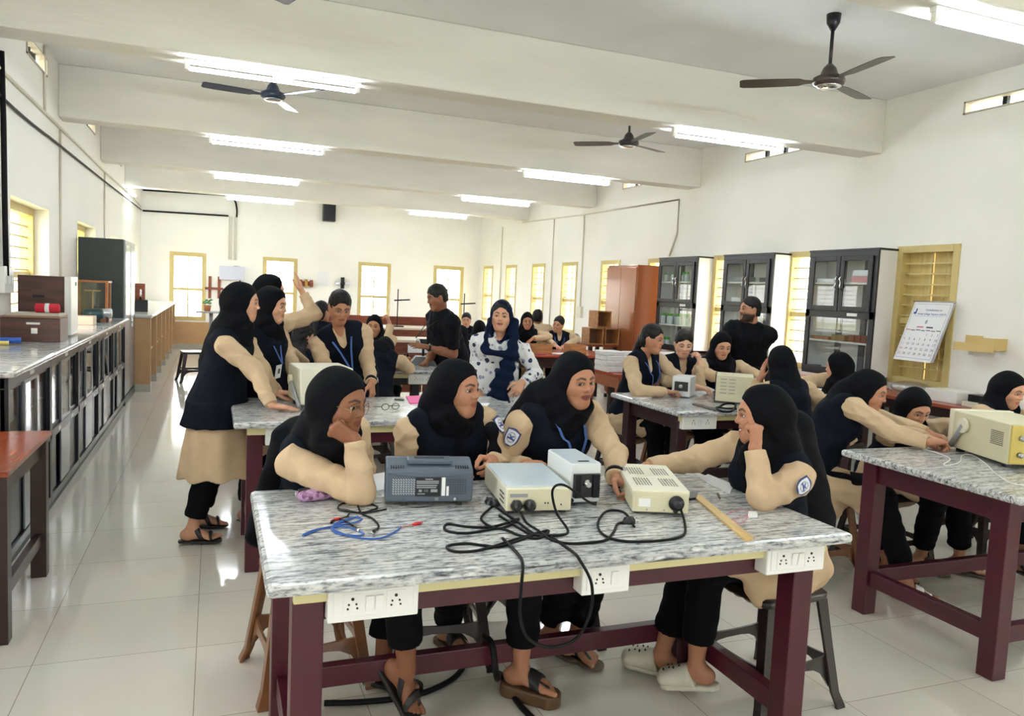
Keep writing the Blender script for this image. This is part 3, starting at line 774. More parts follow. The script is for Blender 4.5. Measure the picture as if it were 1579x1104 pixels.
M_cabf = mat('black_cabinet_frame', (28, 28, 34), .35)
M_cabside = mat('cabinet_side', (238, 237, 236), .4)
M_cabback = mat('cabinet_back', (246, 242, 236), .6)
M_bench = mat_wood('bench_red_wood', (120, 50, 34), (160, 76, 50), .3, 3, (9, 1, 9))
M_shelfb = mat('shelf_board', (232, 230, 222), .5)
CAB = {}
for i, (y0, y1, lb) in enumerate(((5.6, 6.51, 'black framed glass cabinet nearest the calendar window, boxes on its shelves'), (7.07, 7.99, 'black framed glass cabinet behind the bearded man'), (8.54, 9.48, 'black framed glass cabinet next to the orange almirah, green capped bottles inside'))):
    t = empty('glass_cabinet', (5.98, (y0 + y1) / 2, 0), 0, lb, 'cabinet', 'glass cabinets on the right wall')
    h = (y1 - y0) / 2; x0, x1 = -.1, .138
    for s in (-1, 1): MB().box(x0 + .012, x1, s * h - (.014 if s > 0 else 0), s * h + (0 if s > 0 else .014), .88, 2.12).build('side_panel', M_cabside, t)
    MB().box(x1 - .012, x1, -h + .014, h - .014, .88, 2.12).build('back_panel', M_cabback, t)
    MB().box(x0 - .01, x1, -h - .008, h + .008, 2.12, 2.14).build('cabinet_top', M_cabf, t)
    MB().box(x0, x1, -h, h, .86, .9).build('cabinet_floor', M_cabf, t)
    mb = MB()
    for z0, z1 in ((.88, .94), (1.45, 1.53), (2.06, 2.12)): mb.box(x0 - .008, x0 + .014, -h, h, z0, z1)
    for y in (-h, h - .06): mb.box(x0 - .008, x0 + .014, y, y + .06, .94, 2.06)
    mb.build('face_frame', M_cabf, t, bevel=.003)
    for s in (-1, 1):
        a0, a1 = (-h + .05, -.004) if s < 0 else (.004, h - .05)
        d = MB()
        for u0, u1, z0, z1 in ((a0, a0 + .05, 1.52, 2.07), (a1 - .05, a1, 1.52, 2.07), (a0 + .05, a1 - .05, 1.52, 1.57), (a0 + .05, a1 - .05, 2.02, 2.07)): d.box(x0 - .026, x0 - .009, u0, u1, z0, z1)
        dr = d.build('door', M_cabf, t, bevel=.004)
        MB().box(x0 - .02, x0 - .016, a0 + .05, a1 - .05, 1.57, 2.02).build('pane', M_cglass, dr)
        MB().tube(bezier([(x0 - .028, s * .03, 1.73), (x0 - .05, s * .035, 1.76), (x0 - .04, s * .03, 1.8), (x0 - .05, s * .025, 1.84), (x0 - .028, s * .03, 1.87)], 4), .006).build('handle', M_chrome, dr)
        a0, a1 = (-h + .06, .02) if s < 0 else (-.02, h - .06)
        MB().box(x0 + (.002 if s < 0 else .008), x0 + (.005 if s < 0 else .011), a0, a1, .94, 1.45).build('sliding_pane', M_cglass, t)
    for z in (1.79, 1.2): MB().box(x0 + .016, x1 - .012, -h + .014, h - .014, z, z + .018).build('shelf', M_shelfb, t)
    for yy in (-.12, .2): MB().box(x1 - .03, x1 - .012, yy - .035, yy + .035, .9, 2.1).build('back_batten', mat('batten', (92, 90, 92), .6), t)
    MB().box(x0 - .011, x0 - .008, -.25, -.12, 1.475, 1.505).build('name_label', M_label, t)
    MB().box(x0 + .012, x0 + .0155, -.2, -.06, 1.79, 1.81).build('shelf_label', M_label, t)
    CAB[i] = t
# wall benches under the cabinets
for i, (y0, y1, lb) in enumerate(((3.9, 5.5, 'red brown topped wall bench by the calendar window'), (5.55, 7.0, 'wall bench under the nearest glass cabinet'), (7.05, 9.5, 'wall bench under the two farther glass cabinets'))):
    t = empty('wall_bench', (5.86, (y0 + y1) / 2, 0), 0, lb, 'bench', 'benches along the right wall')
    h = (y1 - y0) / 2
    MB().box(-.26 if i == 0 else -.2, .24, -h, h, .77, .8).build('bench_top', M_bench, t, bevel=.003)
    for sy in (-1, 1):
        for sx in (-.16, .2): MB().cbox((sx, sy * (h - .06), .385), (.06, .06, .77)).build('leg', M_dkwood, t)
    MB().box(-.18, .22, -h + .06, h - .06, .68, .77).build('apron', M_dkwood, t)

# wooden tables farther back
def wood_table(x0, x1, y0, y1, z, label, top, body, panel=False, group='wooden tables at the back'):
    t = empty('wooden_table', ((x0 + x1) / 2, (y0 + y1) / 2, 0), 0, label, 'table', group)
    hx, hy = (x1 - x0) / 2, (y1 - y0) / 2
    MB().box(-hx, hx, -hy, hy, z - .03, z).build('table_top', top, t, bevel=.004)
    for sx in (-1, 1):
        for sy in (-1, 1): MB().cbox((sx * (hx - .06), sy * (hy - .06), (z - .03) / 2), (.07, .07, z - .03)).build('leg', body, t)
    for sy in (-1, 1): MB().box(-hx + .095, hx - .095, sy * (hy - .06) - .015, sy * (hy - .06) + .015, z - .16, z - .03).build('apron', body, t)
    for sx in (-1, 1): MB().box(sx * (hx - .06) - .015, sx * (hx - .06) + .015, -hy + .095, hy - .095, z - .16, z - .03).build('apron', body, t)
    if panel:
        for k in range(2):
            d = MB().box(-hx + .1 + k * (hx - .1), -.01 + k * (hx - .1), -hy + .02, -hy + .042, .3, z - .17).build('drawer', body, t, bevel=.004)
            MB().sphere((-hx / 2 + k * hx, -hy + .01, z - .35), .015).build('knob', M_darkm, d)
    return t
M_redw = mat_wood('red_brown_wood', (104, 48, 32), (140, 72, 48), .35, 3, (1, 9, 9))
M_redtop = mat_wood('red_top_wood', (150, 62, 44), (178, 84, 60), .25, 3, (1, 9, 9))
M_pale = mat('pale_top', (214, 196, 176), .3)
wood_table(3.1, 4.7, 8.35, 9.3, .83, 'red topped wooden table with open wooden boxes, laughing students behind it', M_redtop, M_dkwood)
wood_table(1.72, 3.0, 8.95, 9.6, .93, 'red brown wooden desk with a white paper sign, behind the man in jeans', M_pale, M_redw, True)
wood_table(2.0, 4.6, 12.2, 13.0, .9, 'long pale topped wooden table near the back wall carrying retort stands', M_pale, M_redw, True)
wood_table(-.1, 1.5, 8.75, 9.5, .83, 'wooden table behind the raised arm on the left', M_redtop, M_redw)
wood_table(.2, 1.9, 11.6, 12.4, .83, 'wooden table in the far left of the hall', M_redtop, M_redw)
wood_table(3.9, 5.1, 6.95, 7.75, .76, 'reddish wooden bench loaded with wrapped paper bundles, in front of the almirah', M_redtop, mat_wood('bench_front', (140, 78, 48), (170, 100, 64), .4), True)
t = empty('bench_rail', (3.0, 14.2, 0), 0, 'reddish wooden rail seat by the back wall windows', 'bench')
MB().box(-1.6, 1.4, -.2, .2, .78, .84).build('seat_board', M_redw, t)
MB().box(-1.6, 1.4, .16, .2, .84, 1.0).build('back_board', M_redw, t)
for x in (-1.5, 0, 1.3): MB().box(x - .04, x + .04, -.18, .18, 0, .78).build('leg', M_redw, t)
# ---------------------------------------------------------------- instruments and small things
T = TOPZ
M_scope = mat('scope_grey', (80, 90, 102), .45)
M_scoped = mat('scope_dark', (46, 54, 64), .5)
M_cinst = mat('instrument_cream', (214, 208, 176), .4, var=.03)
M_cinst2 = mat('instrument_ivory', (226, 222, 200), .4)
M_bluetop = mat('instrument_pale_blue', (196, 208, 216), .35)
M_lab2 = mat('label_grey', (150, 152, 154), .5)
M_red = mat('red_plastic', (200, 30, 36), .35)
M_blue = mat('blue_lead', (36, 84, 160), .4)
M_paper = MATS['paper']
M_pink = mat('pink_paper', (244, 110, 172), .6)
M_ruler = mat_wood('ruler_wood', (196, 164, 104), (216, 186, 124), .5, 4, (9, 1, 9))
M_box = mat_wood('box_wood', (150, 100, 56), (186, 132, 80), .5, 4, (1, 9, 9))

# grey oscilloscope, its back to the camera
t = empty('oscilloscope', (.678, 2.433, T), math.radians(-10.3), 'dark grey oscilloscope seen from the back on the front table', 'oscilloscope')
w = .146
def rnd(z0, z1, y0, y1, x): return [(-x, y0, z0), (x, y0, z0), (x, y1, z1), (-x, y1, z1)]
mb = MB()
prof = [(.0, .016), (.0, .112), (.018, .128), (.085, .148), (.115, .148), (.125, .135), (.125, .016)]
mb.loft([[(x, y, z) for y, z in prof] for x in (-w, w)], 0, False)
mb.build('case', M_scope, t, bevel=.007)
mb = MB(); mb.prism([(-w * .96, .112), (-w * .5, .104), (0, .101), (w * .5, .104), (w * .96, .112), (w * .96, .119), (-w * .96, .119)], -.005, .0, 'y'); mb.build('rim_moulding', M_scope, t, bevel=.002)
for s in (-1, 1):
    mb = MB()
    for i in range(9):
        for j in range(7):
            x = s * (.052 + i * .0085) ; z = .045 + j * .0078
            mb.cbox((x, -.0006, z), (.0075, .0015, .0024), 0, 0, 0, .75)
    mb.build('vent_grille', (mat('vent_light', (188, 192, 196), .4) if s < 0 else M_scoped), t)
MB().box(-.048, .036, -.0012, 0, .036, .1).build('rating_plate', mat('plate_black', (20, 22, 26), .4), t)
mb = MB()
for z, a, b in ((.094, -.015, .01), (.087, -.044, .03), (.081, -.044, .03), (.073, -.044, .025), (.066, -.044, .022)): mb.box(a, b, -.0018, -.0012, z - .002, z + .002)
mb.text('CE', .011, lambda u, v: (-.012 + u, -.0019, .055 + v)); mb.box(-.036, -.026, -.0018, -.0012, .051, .059); mb.box(-.04, -.015, -.0018, -.0012, .043, .046); mb.box(.004, .026, -.0018, -.0012, .05, .06)
mb.build('plate_text', M_lab2, t)
MB().box(.04, .052, -.0015, 0, .038, .1).build('barcode_label', M_label, t); MB().box(.056, .064, -.0015, 0, .038, .07).build('barcode_label', M_label, t)
MB().box(-.085, .1, -.004, 0, .02, .034).build('foot_panel', M_scope, t, bevel=.003)
MB().box(.018, .03, -.007, -.004, .023, .033).build('usb_port', M_alu2, t); MB().lathe([(.005, 0), (.005, .005)], (.085, -.004, .028), 12, 0, 'y').build('jack', M_chrome, t)
for s in (-1, 1): MB().cbox((s * .095 + .01, .03, .008), (.016, .03, .016)).build('foot', M_blackp, t)
MB().box(-.075, .075, .03, .1, .136, .152).build('handle_recess', M_scope, t, bevel=.004)
MB().box(-.05, .05, .055, .085, .1525, .155).build('handle_slot', M_scoped, t)
for s in (-1, 1):
    mb = MB()
    for i in range(6): mb.cbox((s * (.088 + i * .008), .022, .1305), (.0035, .018, .003), 0, 0, .28)
    mb.build('slot_row', M_hole, t)
def knob(t, c, r, d, m, ax='y'): return MB().lathe([(r, 0), (r, d * .8), (r * .8, d)], c, 16, 0, ax).build('knob', m, t)
# cream function generator
t = empty('signal_generator', (1.007, 2.272, T), math.radians(-8), 'cream signal generator with pale blue lid, black plugs in its back panel', 'instrument')
MB().box(-.112, .112, 0, .36, .012, .088).build('case', M_cinst2, t, bevel=.005)
MB().box(-.108, .108, .022, .356, .087, .092).build('lid', M_bluetop, t, bevel=.002)
MB().box(-.108, .108, -.004, 0, .014, .086).build('back_panel', M_cinst, t, bevel=.002)
MB().box(-.1, -.04, -.0052, -.004, .06, .072).build('label_strip', M_lab2, t)
for x in (-.078, -.034): MB().lathe([(.02, 0), (.022, .012), (.016, .026), (.009, .04)], (x, -.004, .034), 6 if x < -.05 else 14, 0, 'y').build('power_plug', M_blackp, t)
for x, z in ((.02, .04), (.03, .04), (.075, .034)): MB().lathe([(.0028, 0), (.0028, .002)], (x, -.004, z), 8, 0, 'y').build('screw', M_hole, t)
for s in (-1, 1):
    for y in (.03, .32): MB().cbox((s * .09, y, .006), (.02, .02, .012)).build('foot', M_blackp, t)
for z in (.03, .045, .06): MB().box(-.1135, -.112, .03, .09, z, z + .004).build('side_slot', M_hole, t)
knob(t, (-.112, .3, .055), .016, .014, M_cinst2, 'x').rotation_euler = (0, 0, 0)
# tall white lamp supply
t = empty('lamp_power_supply', (1.212, 2.345, T), math.radians(-4), 'tall white metal instrument box with black heat sink on its back', 'instrument')
MB().box(-.056, .056, 0, .24, .01, .146).build('case', mat('enamel_white', (222, 226, 226), .3), t, bevel=.003)
MB().box(-.053, .053, .003, .237, .145, .149).build('lid', M_bluetop, t, bevel=.002); MB().box(-.02, .02, .02, .035, .149, .15).build('vent_slot', M_hole, t)
hs = MB().box(-.046, .05, -.012, 0, .03, .112).build('heat_sink', M_blackp, t)
for i in range(5):
    for s in (-1, 1): MB().box(s * (.024 + i * .005) - .0012, s * (.024 + i * .005) + .0012, -.022, -.012, .03, .112).build('fin', M_blackp, hs)
MB().lathe([(.016, 0), (.016, .006), (.009, .009), (.009, .018)], (.002, -.012, .078), 16, 0, 'y').build('output_stud', M_steel, t)
knob(t, (-.05, 0, .02), .007, .012, M_blackp)
for s in (-1, 1):
    for y in (.02, .22): MB().cbox((s * .045, y, .005), (.016, .016, .01)).build('foot', M_blackp, t)
# cream supply with perforated lid
t = empty('power_supply', (1.41, 2.172, T), math.radians(-21), 'cream power supply with four perforated vent patches on its lid', 'instrument')
MB().box(-.095, .095, 0, .4, .01, .082).build('case', M_cinst, t, bevel=.004)
MB().box(-.097, .097, .004, .402, .066, .086).build('lid', M_cinst2, t, bevel=.003)
for s in (-1, 1):
    for y in (.12, .28):
        mb = MB()
        for i in range(6):
            for j in range(8): mb.box(s * .045 - .026 + i * .0098, s * .045 - .0215 + i * .0098, y - .05 + j * .0135, y - .0425 + j * .0135, .0862, .0866)
        mb.build('vent_patch', mat('vent_hole_dark', (70, 66, 50), .7), t)
MB().box(-.05, .05, .196, .2, .086, .088).build('seam', M_cinst2, t)
MB().box(-.085, .088, -.003, 0, .014, .064).build('back_panel', M_cinst, t, bevel=.002)
MB().box(-.075, -.035, -.0045, -.003, .03, .058).build('label_plate', M_label, t)
MB().lathe([(.026, 0), (.026, .008), (.016, .012), (.012, .03), (.007, .045)], (.052, -.003, .046), 18, 0, 'y').build('power_plug', M_blackp, t)
knob(t, (.05, -.003, .02), .008, .01, M_blackp)
for x in (-.045, .012): MB().lathe([(.003, 0), (.003, .002)], (x, -.003, .02), 8, 0, 'y').build('screw', M_steel, t)
for s in (-1, 1):
    for y in (.03, .36): MB().cbox((s * .075, y, .005), (.016, .016, .01)).build('foot', M_blackp, t)
def on(px, py, dz=.004): return at_z(px, py, T + dz)
def cable(name, pts, r, m, label, cat='cable', group=None, ends=None):
    P = [on(*p) if len(p) == 2 else (at_z(p[0], p[1], T + p[2]) if len(p) == 3 and p[0] > 20 else V(*p)) for p in pts]
    o = empty(name, tuple(P[0]), 0, label, cat, group)
    MB().tube([q - P[0] for q in bezier(P, 8)], r, 0, 8).build('lead', m, o)
    for e, mm, kind in (ends or []):
        a = P[0] if e == 0 else P[-1]; b = P[1] if e == 0 else P[-2]; d = unit(a - b); c = a - P[0]
        mb = MB()
        if kind == 'plug':
            mb.tube([c - d * .005, c + d * .01, c + d * .012, c + d * .036, c + d * .038], [.006, .009, .017, .017, .012], 0, 14); q = mb.build('plug', mm, o)
            sd = unit(np.cross(d, UP)); up = np.cross(sd, d)
            for k, (u_, v_) in enumerate(((-.008, -.004), (.008, -.004), (0, .009))):
                MB().tube([c + d * .036 + sd * u_ + up * v_, c + d * .056 + sd * u_ + up * v_], .003 if k < 2 else .004, 0, 10).build('pin', M_chrome, q)
        elif kind == 'clip':
            mb.tube([c, c + d * .01, c + d * .025, c + d * .04], [.003, .0055, .005, .002], 0, 8); mb.build('crocodile_clip', mm, o)
        elif kind == 'bnc':
            mb.tube([c - d * .03, c - d * .004], [.005, .0065], 1, 10); mb.tube([c, c + d * .018], .0075, 0, 14); mb.build('bnc_connector', [mm, M_blackp], o)
    return o
cable('mains_cable', [(760, 780), (742, 800), (770, 815), (800, 800), (760, 812), (720, 812), (690, 808), (688, 818), (720, 822), (770, 815), (800, 825), (830, 830), (845, 818), (800, 830), (740, 848), (700, 850), (690, 842), (720, 838), (770, 842), (820, 826), (843, 822)], .0042, M_black, 'looped black mains cable lying in front of the cream signal generator', ends=[(0, M_blackp, 'plug')])
cable('mains_cable', [(803, 790, .03), (812, 806), (830, 818), (850, 832), (880, 838), (930, 834), (945, 822), (952, 808), (962, 806)], .0042, M_black, 'black mains cable running from signal generator plug to the upturned plug', ends=[(1, M_blackp, 'plug')])
cable('mains_cable', [(1050, 786, .03), (1056, 808), (1052, 826), (1010, 834), (960, 834), (930, 824), (922, 806), (936, 788), (962, 790), (978, 812)], .0042, M_black, 'black mains cable curling from the cream power supply plug', ends=[])
cable('mains_cable', [(918, 778, .012), (905, 772, .05), (870, 748, .13), (852, 756, .1), (858, 790, .03), (876, 820), (850, 826), (815, 822), (770, 795)], .0042, M_black, 'black cable arching in front of the tall white instrument')
cable('mains_cable', [(760, 778), (776, 790), (800, 806), (822, 822), (838, 826)], .0042, M_black, 'short black cable between the grey oscilloscope and signal generator', ends=[(0, M_blackp, 'plug')])
P = [on(775, 830), on(800, 856), at_y(806, 872, 1.838), at_y(804, 905, 1.83), at_y(802, 950, 1.84), at_y(815, 985, 1.86), at_y(850, 998, 1.84), at_y(888, 985, 1.84), at_y(910, 945, 1.83), at_y(912, 900, 1.83), at_y(893, 862, 1.838), on(882, 850), on(850, 828)]
o = empty('mains_cable', tuple(P[0]), 0, 'black cable hanging in a long loop over the front edge of the nearest table', 'cable'); MB().tube([q - P[0] for q in bezier(P, 8)], .0045, 0, 8).build('lead', M_black, o)
cable('test_lead', [(466, 826), (500, 814), (545, 806), (558, 800), (545, 798), (520, 806), (515, 816), (545, 828), (585, 830), (612, 818), (618, 812)], .0028, M_blue, 'blue test lead with red crocodile clip on the front table', ends=[])
cable('test_lead', [(614, 815), (628, 811), (636, 809)], .0012, mat('orange_wire', (220, 110, 60), .5), 'thin orange wire ending in a red crocodile clip', ends=[(1, M_red, 'clip')])
cable('test_lead', [(468, 824), (490, 816), (530, 812), (560, 822), (550, 826), (520, 822), (512, 812), (535, 802), (552, 796)], .0028, M_blue, 'second blue test lead coiled by the pencil pouch')
cable('probe_cable', [(596, 785), (570, 790), (545, 790), (522, 784), (530, 776), (560, 775), (582, 782), (560, 790), (540, 788)], .0028, M_black, 'black probe cable coiled behind the blue test leads', ends=[(1, M_blackp, 'clip')])
cable('probe_cable', [(552, 780), (558, 792), (575, 800), (584, 812), (574, 822)], .0032, M_black, 'black coaxial lead with silver connector pointing right', ends=[(1, M_chrome, 'bnc')])
cable('probe_cable', [(510, 806), (522, 800), (540, 808), (552, 817)], .0032, M_black, 'black coaxial lead with silver connector beside the blue leads', ends=[(1, M_chrome, 'bnc')])
cable('probe_cable', [(540, 790), (534, 797), (526, 799)], .002, M_black, 'short red tipped lead beside the coiled probe cable', ends=[(1, M_red, 'clip')])
# pencil pouch
t = empty('pencil_pouch', (.362, 2.6, T), math.radians(22), 'purple patterned pencil pouch with dark zip edge', 'pouch')
def mat_pouch():
    m, nt, b = _nt('pouch_cloth'); N = nt.nodes; L = nt.links
    tc = N.new('ShaderNodeTexCoord'); vo = N.new('ShaderNodeTexVoronoi'); vo.inputs['Scale'].default_value = 95; L.new(tc.outputs['Object'], vo.inputs['Vector'])
    r = N.new('ShaderNodeValToRGB'); r.color_ramp.elements[0].color = (*srgb(96, 40, 84), 1); r.color_ramp.elements[1].color = (*srgb(186, 150, 186), 1); r.color_ramp.elements[1].position = .6
    sx = N.new('ShaderNodeSeparateXYZ'); L.new(vo.outputs['Color'], sx.inputs[0]); L.new(sx.outputs[0], r.inputs['Fac']); L.new(r.outputs['Color'], b.inputs['Base Color']); b.inputs['Roughness'].default_value = .8
    MATS['pouch_cloth'] = m; return m
mb = MB(); rings = []
for x, s in ((-.098, .5), (-.09, .85), (-.04, 1), (.04, 1), (.09, .85), (.098, .5)): rings.append([(x, .034 * s * math.cos(a), .021 + .02 * s * math.sin(a)) for a in np.linspace(0, 2 * PI, 16, False)])
mb.loft(rings); mb.build('bag', mat_pouch(), t)
MB().tube([(-.094, .012, .036), (0, .012, .043), (.094, .012, .036)], .008, 0, 8).build('zip', M_blackp, t)
MB().cbox((-.1, .012, .03), (.012, .004, .014)).build('zip_pull', M_chrome, t)
def slab(name, pts, h, m, label, cat, group=None):
    P = [on(*p, 0) if p[0] > 20 else V(p[0], p[1], T) for p in pts]; c = sum(P) / len(P)
    o = MB().prism([(q[0] - c[0], q[1] - c[1]) for q in P], 0, h).build(name, m, loc=(c[0], c[1], T)); return tag(o, label, cat, group)
slab('metre_rule', [(1070, 768), (1079, 765), (1162, 832), (1150, 836)], .007, M_ruler, 'wooden ruler lying across the front table to its edge', 'ruler')
slab('phone', [(1061, 772), (1074, 770), (1076, 762), (1058, 760)], .008, M_blackp, 'black phone half hidden behind the cream power supply', 'phone')
slab('exercise_paper', [(572, 758), (592, 756), (600, 728), (560, 735)], .003, M_paper, 'white papers behind the grey oscilloscope', 'paper')
slab('exercise_paper', [(1078, 738), (1125, 762), (1132, 748), (1092, 732)], .003, M_paper, 'sheet of paper under the forearm of the laughing student', 'paper')
slab('eraser', [(1153, 798), (1168, 798), (1166, 794), (1154, 793)], .012, M_white, 'small white eraser near the right end of the front table', 'eraser')
cable('thin_wire', [(1120, 793), (1140, 785), (1158, 790), (1150, 796), (1130, 800), (1145, 806), (1160, 788)], .0009, mat('pink_wire', (220, 80, 120), .5), 'tangle of thin pink wire on the front table', 'wire')
slab('pen_clip', [(1105, 762), (1109, 770), (1111, 769), (1108, 761)], .004, M_blackp, 'tiny black clip on the front table', 'clip')
# hose-like cables on the floor
def floor_cable(pts, r, label):
    P = [V(*at_z(*p, r)) if len(p) == 2 else V(*p) for p in pts]
    o = MB().tube(bezier(P, 8), r, 0, 10).build('power_cable', M_black); tag(o, label, 'cable')
floor_cable([(500, 1084), (560, 1082), (640, 1072), (700, 1045), (725, 1010)], .011, 'thick black cable on the floor under the left of the front table')
floor_cable([(.98, 2.66, .24), (.985, 2.585, .235), (1.0, 2.56, .12), at_z(772, 1040, .02), (800, 1085), (840, 1125)], .012, 'thick black cable dropping from the table rail to the floor')
# second table
t = empty('oscilloscope', (.6, 4.66, T), math.radians(6), 'cream oscilloscope on the second table, half hidden by the front girl in spectacles', 'oscilloscope')
mb = MB(); mb.loft([[(x, y, z) for y, z in ((-.17, .03), (-.13, .235), (.2, .235), (.2, .03))] for x in (-.15, .16)], 0, False); mb.build('case', M_cinst2, t, bevel=.006)
for s, x in ((-1, -.165), (1, .175)):
    k = MB().lathe([(.03, -.012), (.03, .012)], (x, .06, .15), 16, 0, 'x').build('handle_hub', M_cinst, t)
    MB().tube([(x, .06, .15), (x, -.2, .02)], .011, 0, 8).build('handle_arm', M_lab2, k)
for s in (-.12, .12): MB().cbox((s, .1, .015), (.03, .05, .03)).build('foot', M_blackp, t)
slab('notepaper', [(626, 612), (668, 610), (672, 621), (632, 623)], .006, M_pink, 'bright pink paper pad on the second table', 'paper')
t = empty('spectacles', tuple(on(602, 632)), .3, 'black spectacles lying on the second table', 'spectacles')
for s in (-1, 1):
    MB().tube([(s * .034 + .024 * math.cos(a), .0, .02 + .018 * math.sin(a)) for a in np.linspace(0, 2 * PI, 17)], .002, 0, 6).build('rim', M_blackp, t); MB().tube([(s * .06, 0, .022), (s * .062, .1, .008)], .002, 0, 6).build('temple', M_blackp, t)
MB().tube([(-.01, 0, .022), (0, 0, .026), (.01, 0, .022)], .002, 0, 6).build('bridge', M_blackp, t)
slab('pen', [(608, 615), (623, 616), (623, 618), (608, 617)], .008, M_blackp, 'black pen on the second table by the tied hair student', 'pen')
slab('exercise_paper', [(680, 640), (745, 634), (755, 622), (700, 622)], .003, M_paper, 'white sheet on the second table behind the second student', 'paper')
# table right of centre
t = empty('lamp_box', tuple(on(1049, 613, 0)), math.radians(-46), 'small white box instrument with black round window on the table right of centre', 'instrument')
MB().box(-.068, .068, 0, .2, .008, .158).build('case', MATS['enamel_white'], t, bevel=.004)
hs = MB().box(-.048, .052, -.008, 0, .05, .12).build('heat_sink', M_blackp, t); MB().lathe([(.018, 0), (.016, .008), (.008, .014)], (0, -.008, .085), 14, 0, 'y').build('output_stud', M_steel, hs)
knob(t, (-.045, 0, .025), .008, .01, M_blackp)
for s in (-1, 1): MB().cbox((s * .05, .02, .004), (.02, .03, .008)).build('foot', M_blackp, t)
t = empty('power_supply', tuple(on(1124, 622, 0)), math.radians(-37), 'cream instrument with slatted side on the table right of centre', 'instrument')
MB().box(-.1, .16, 0, .28, .01, .2).build('case', M_cinst, t, bevel=.004); MB().box(-.106, -.1, 0, .28, .005, .203).build('front_panel', M_blackp, t)
mb = MB()
for z in (.07, .095, .12, .145, .17):
    for x in (-.07, -.01): mb.box(x, x + .045, -.0015, 0, z, z + .006)
mb.build('vent_row', M_lab2, t)
cable('mains_cable', [(1108, 628), (1120, 622, .03), (1134, 624, .02), (1128, 634), (1112, 634), (1105, 628), (1120, 630), (1135, 630)], .008, M_black, 'coiled black mains cable in front of the slatted cream instrument')
slab('notebook', [(958, 608), (1000, 603), (1022, 610), (985, 617)], .008, mat('notebook_cover', (220, 216, 214), .5, var=.2, vscale=30), 'open notebook under the forearm of the ponytailed student', 'notebook')
slab('exercise_paper', [(1068, 605), (1090, 596), (1104, 602), (1078, 612)], .003, M_paper, 'pale bluish papers behind the white lamp box', 'paper')
slab('tray_ruler', [(1067, 624), (1072, 622), (1107, 631), (1102, 634)], .005, M_blackp, 'dark ruler lying on the table right of centre', 'ruler')
slab('answer_sheet', [(1225, 610), (1262, 612), (1270, 600), (1235, 596)], .003, M_paper, 'papers beside the folded arms of the student below the cabinet', 'paper')
# right hand table: big oscilloscope
t = empty('oscilloscope', (3.53, 2.5, T), math.radians(-19), 'large cream oscilloscope on the right hand table, cut by the picture edge', 'oscilloscope')
MB().box(0, .32, 0, .46, .02, .215).build('case', M_cinst, t, bevel=.005)
MB().box(-.003, .323, .43, .47, .015, .22).build('bezel', M_cinst2, t, bevel=.005)
bp = MB().box(.005, .315, -.012, 0, .025, .21).build('rear_panel', mat('rear_yellow', (206, 184, 96), .45), t, bevel=.003)
for x in (.05, .14, .23):
    for z in (.07, .15): MB().lathe([(.014, 0), (.014, .015), (.007, .022)], (x, -.012, z), 12, 0, 'y').build('connector', M_steel, bp)
mb = MB()
for i in range(9):
    for j in range(8): mb.box(-.0012, 0, .04 + i * .0105, .046 + i * .0105, .1 + j * .009, .1045 + j * .009)
mb.build('side_vent', MATS['vent_hole_dark'], t)
k = MB().lathe([(.04, -.022), (.04, -.006), (.03, 0)], (-.0, .33, .15), 8, 0, 'x').build('handle_hub', M_cinst2, t)
mb = MB(); mb.tube([(-.014, .33, .15), (-.014, .42, .03)], .014, 0, 8); mb.tube([(-.014, .42, .03), (.33, .42, .03)], .012, 0, 8); mb.build('carry_handle', M_lab2, k)
for x in (.03, .29):
    for y in (.04, .4): MB().cbox((x, y, .01), (.03, .03, .02)).build('foot', M_blackp, t)
cable('probe_cable', [(1430, 694), (1450, 700), (1465, 708), (1455, 716), (1465, 717), (1480, 712), (1484, 702), (1500, 702), (1520, 715), (1535, 730), (1560, 745), (1600, 750)], .0026, M_white, 'thin white probe cable on the right hand table', ends=[(0, M_white, 'clip')])
# third left table
for i, (px, py, lb) in enumerate(((607, 562, 'left wooden box with black terminals on the third left table'), (625, 562, 'right wooden box with black terminals on the third left table'))):
    c = at_z(px, py + 4, T); t = empty('terminal_box', tuple(c), 0, lb, 'box', 'terminal boxes')
    MB().box(-.05, .05, 0, .2, 0, .09).build('case', M_box, t, bevel=.003)
    for k in range(3): MB().lathe([(.012, 0), (.012, .02), (.008, .03)], (-.03 + .03 * k, .05, .09), 10).build('terminal', M_blackp, t)
c = at_z(652, 562, T); t = empty('bench_meter', tuple(c), -.2, 'grey sloping meter stand below the hands of the man in jeans', 'meter')
mb = MB(); mb.loft([[(x * q, y, z) for x, y in ((-1, -.08), (1, -.08), (1, .1), (-1, .1))] for q, z in ((.12, 0), (.12, .02), (.07, .08))], 0, False); mb.build('base', mat('meter_grey', (120, 124, 126), .4), t, bevel=.004)
MB().tube([(0, .02, .08), (0, .02, .22)], .012).build('post', M_blackp, t); MB().cbox((0, .02, .22), (.14, .05, .05)).build('clamp_head', M_blackp, t, bevel=.006)
slab('exercise_paper', [(1.55, 6.86), (1.72, 6.86), (1.72, 7.1), (1.55, 7.1)], .003, M_paper, 'white sheet beside the grey meter stand', 'paper')
o = MB().box(-.14, .14, -.008, 0, -.05, .05).build('paper_sign', M_paper, loc=(2.3, 8.955, .83)); tag(o, 'white printed paper sign on the red brown desk behind the man in jeans', 'sign')
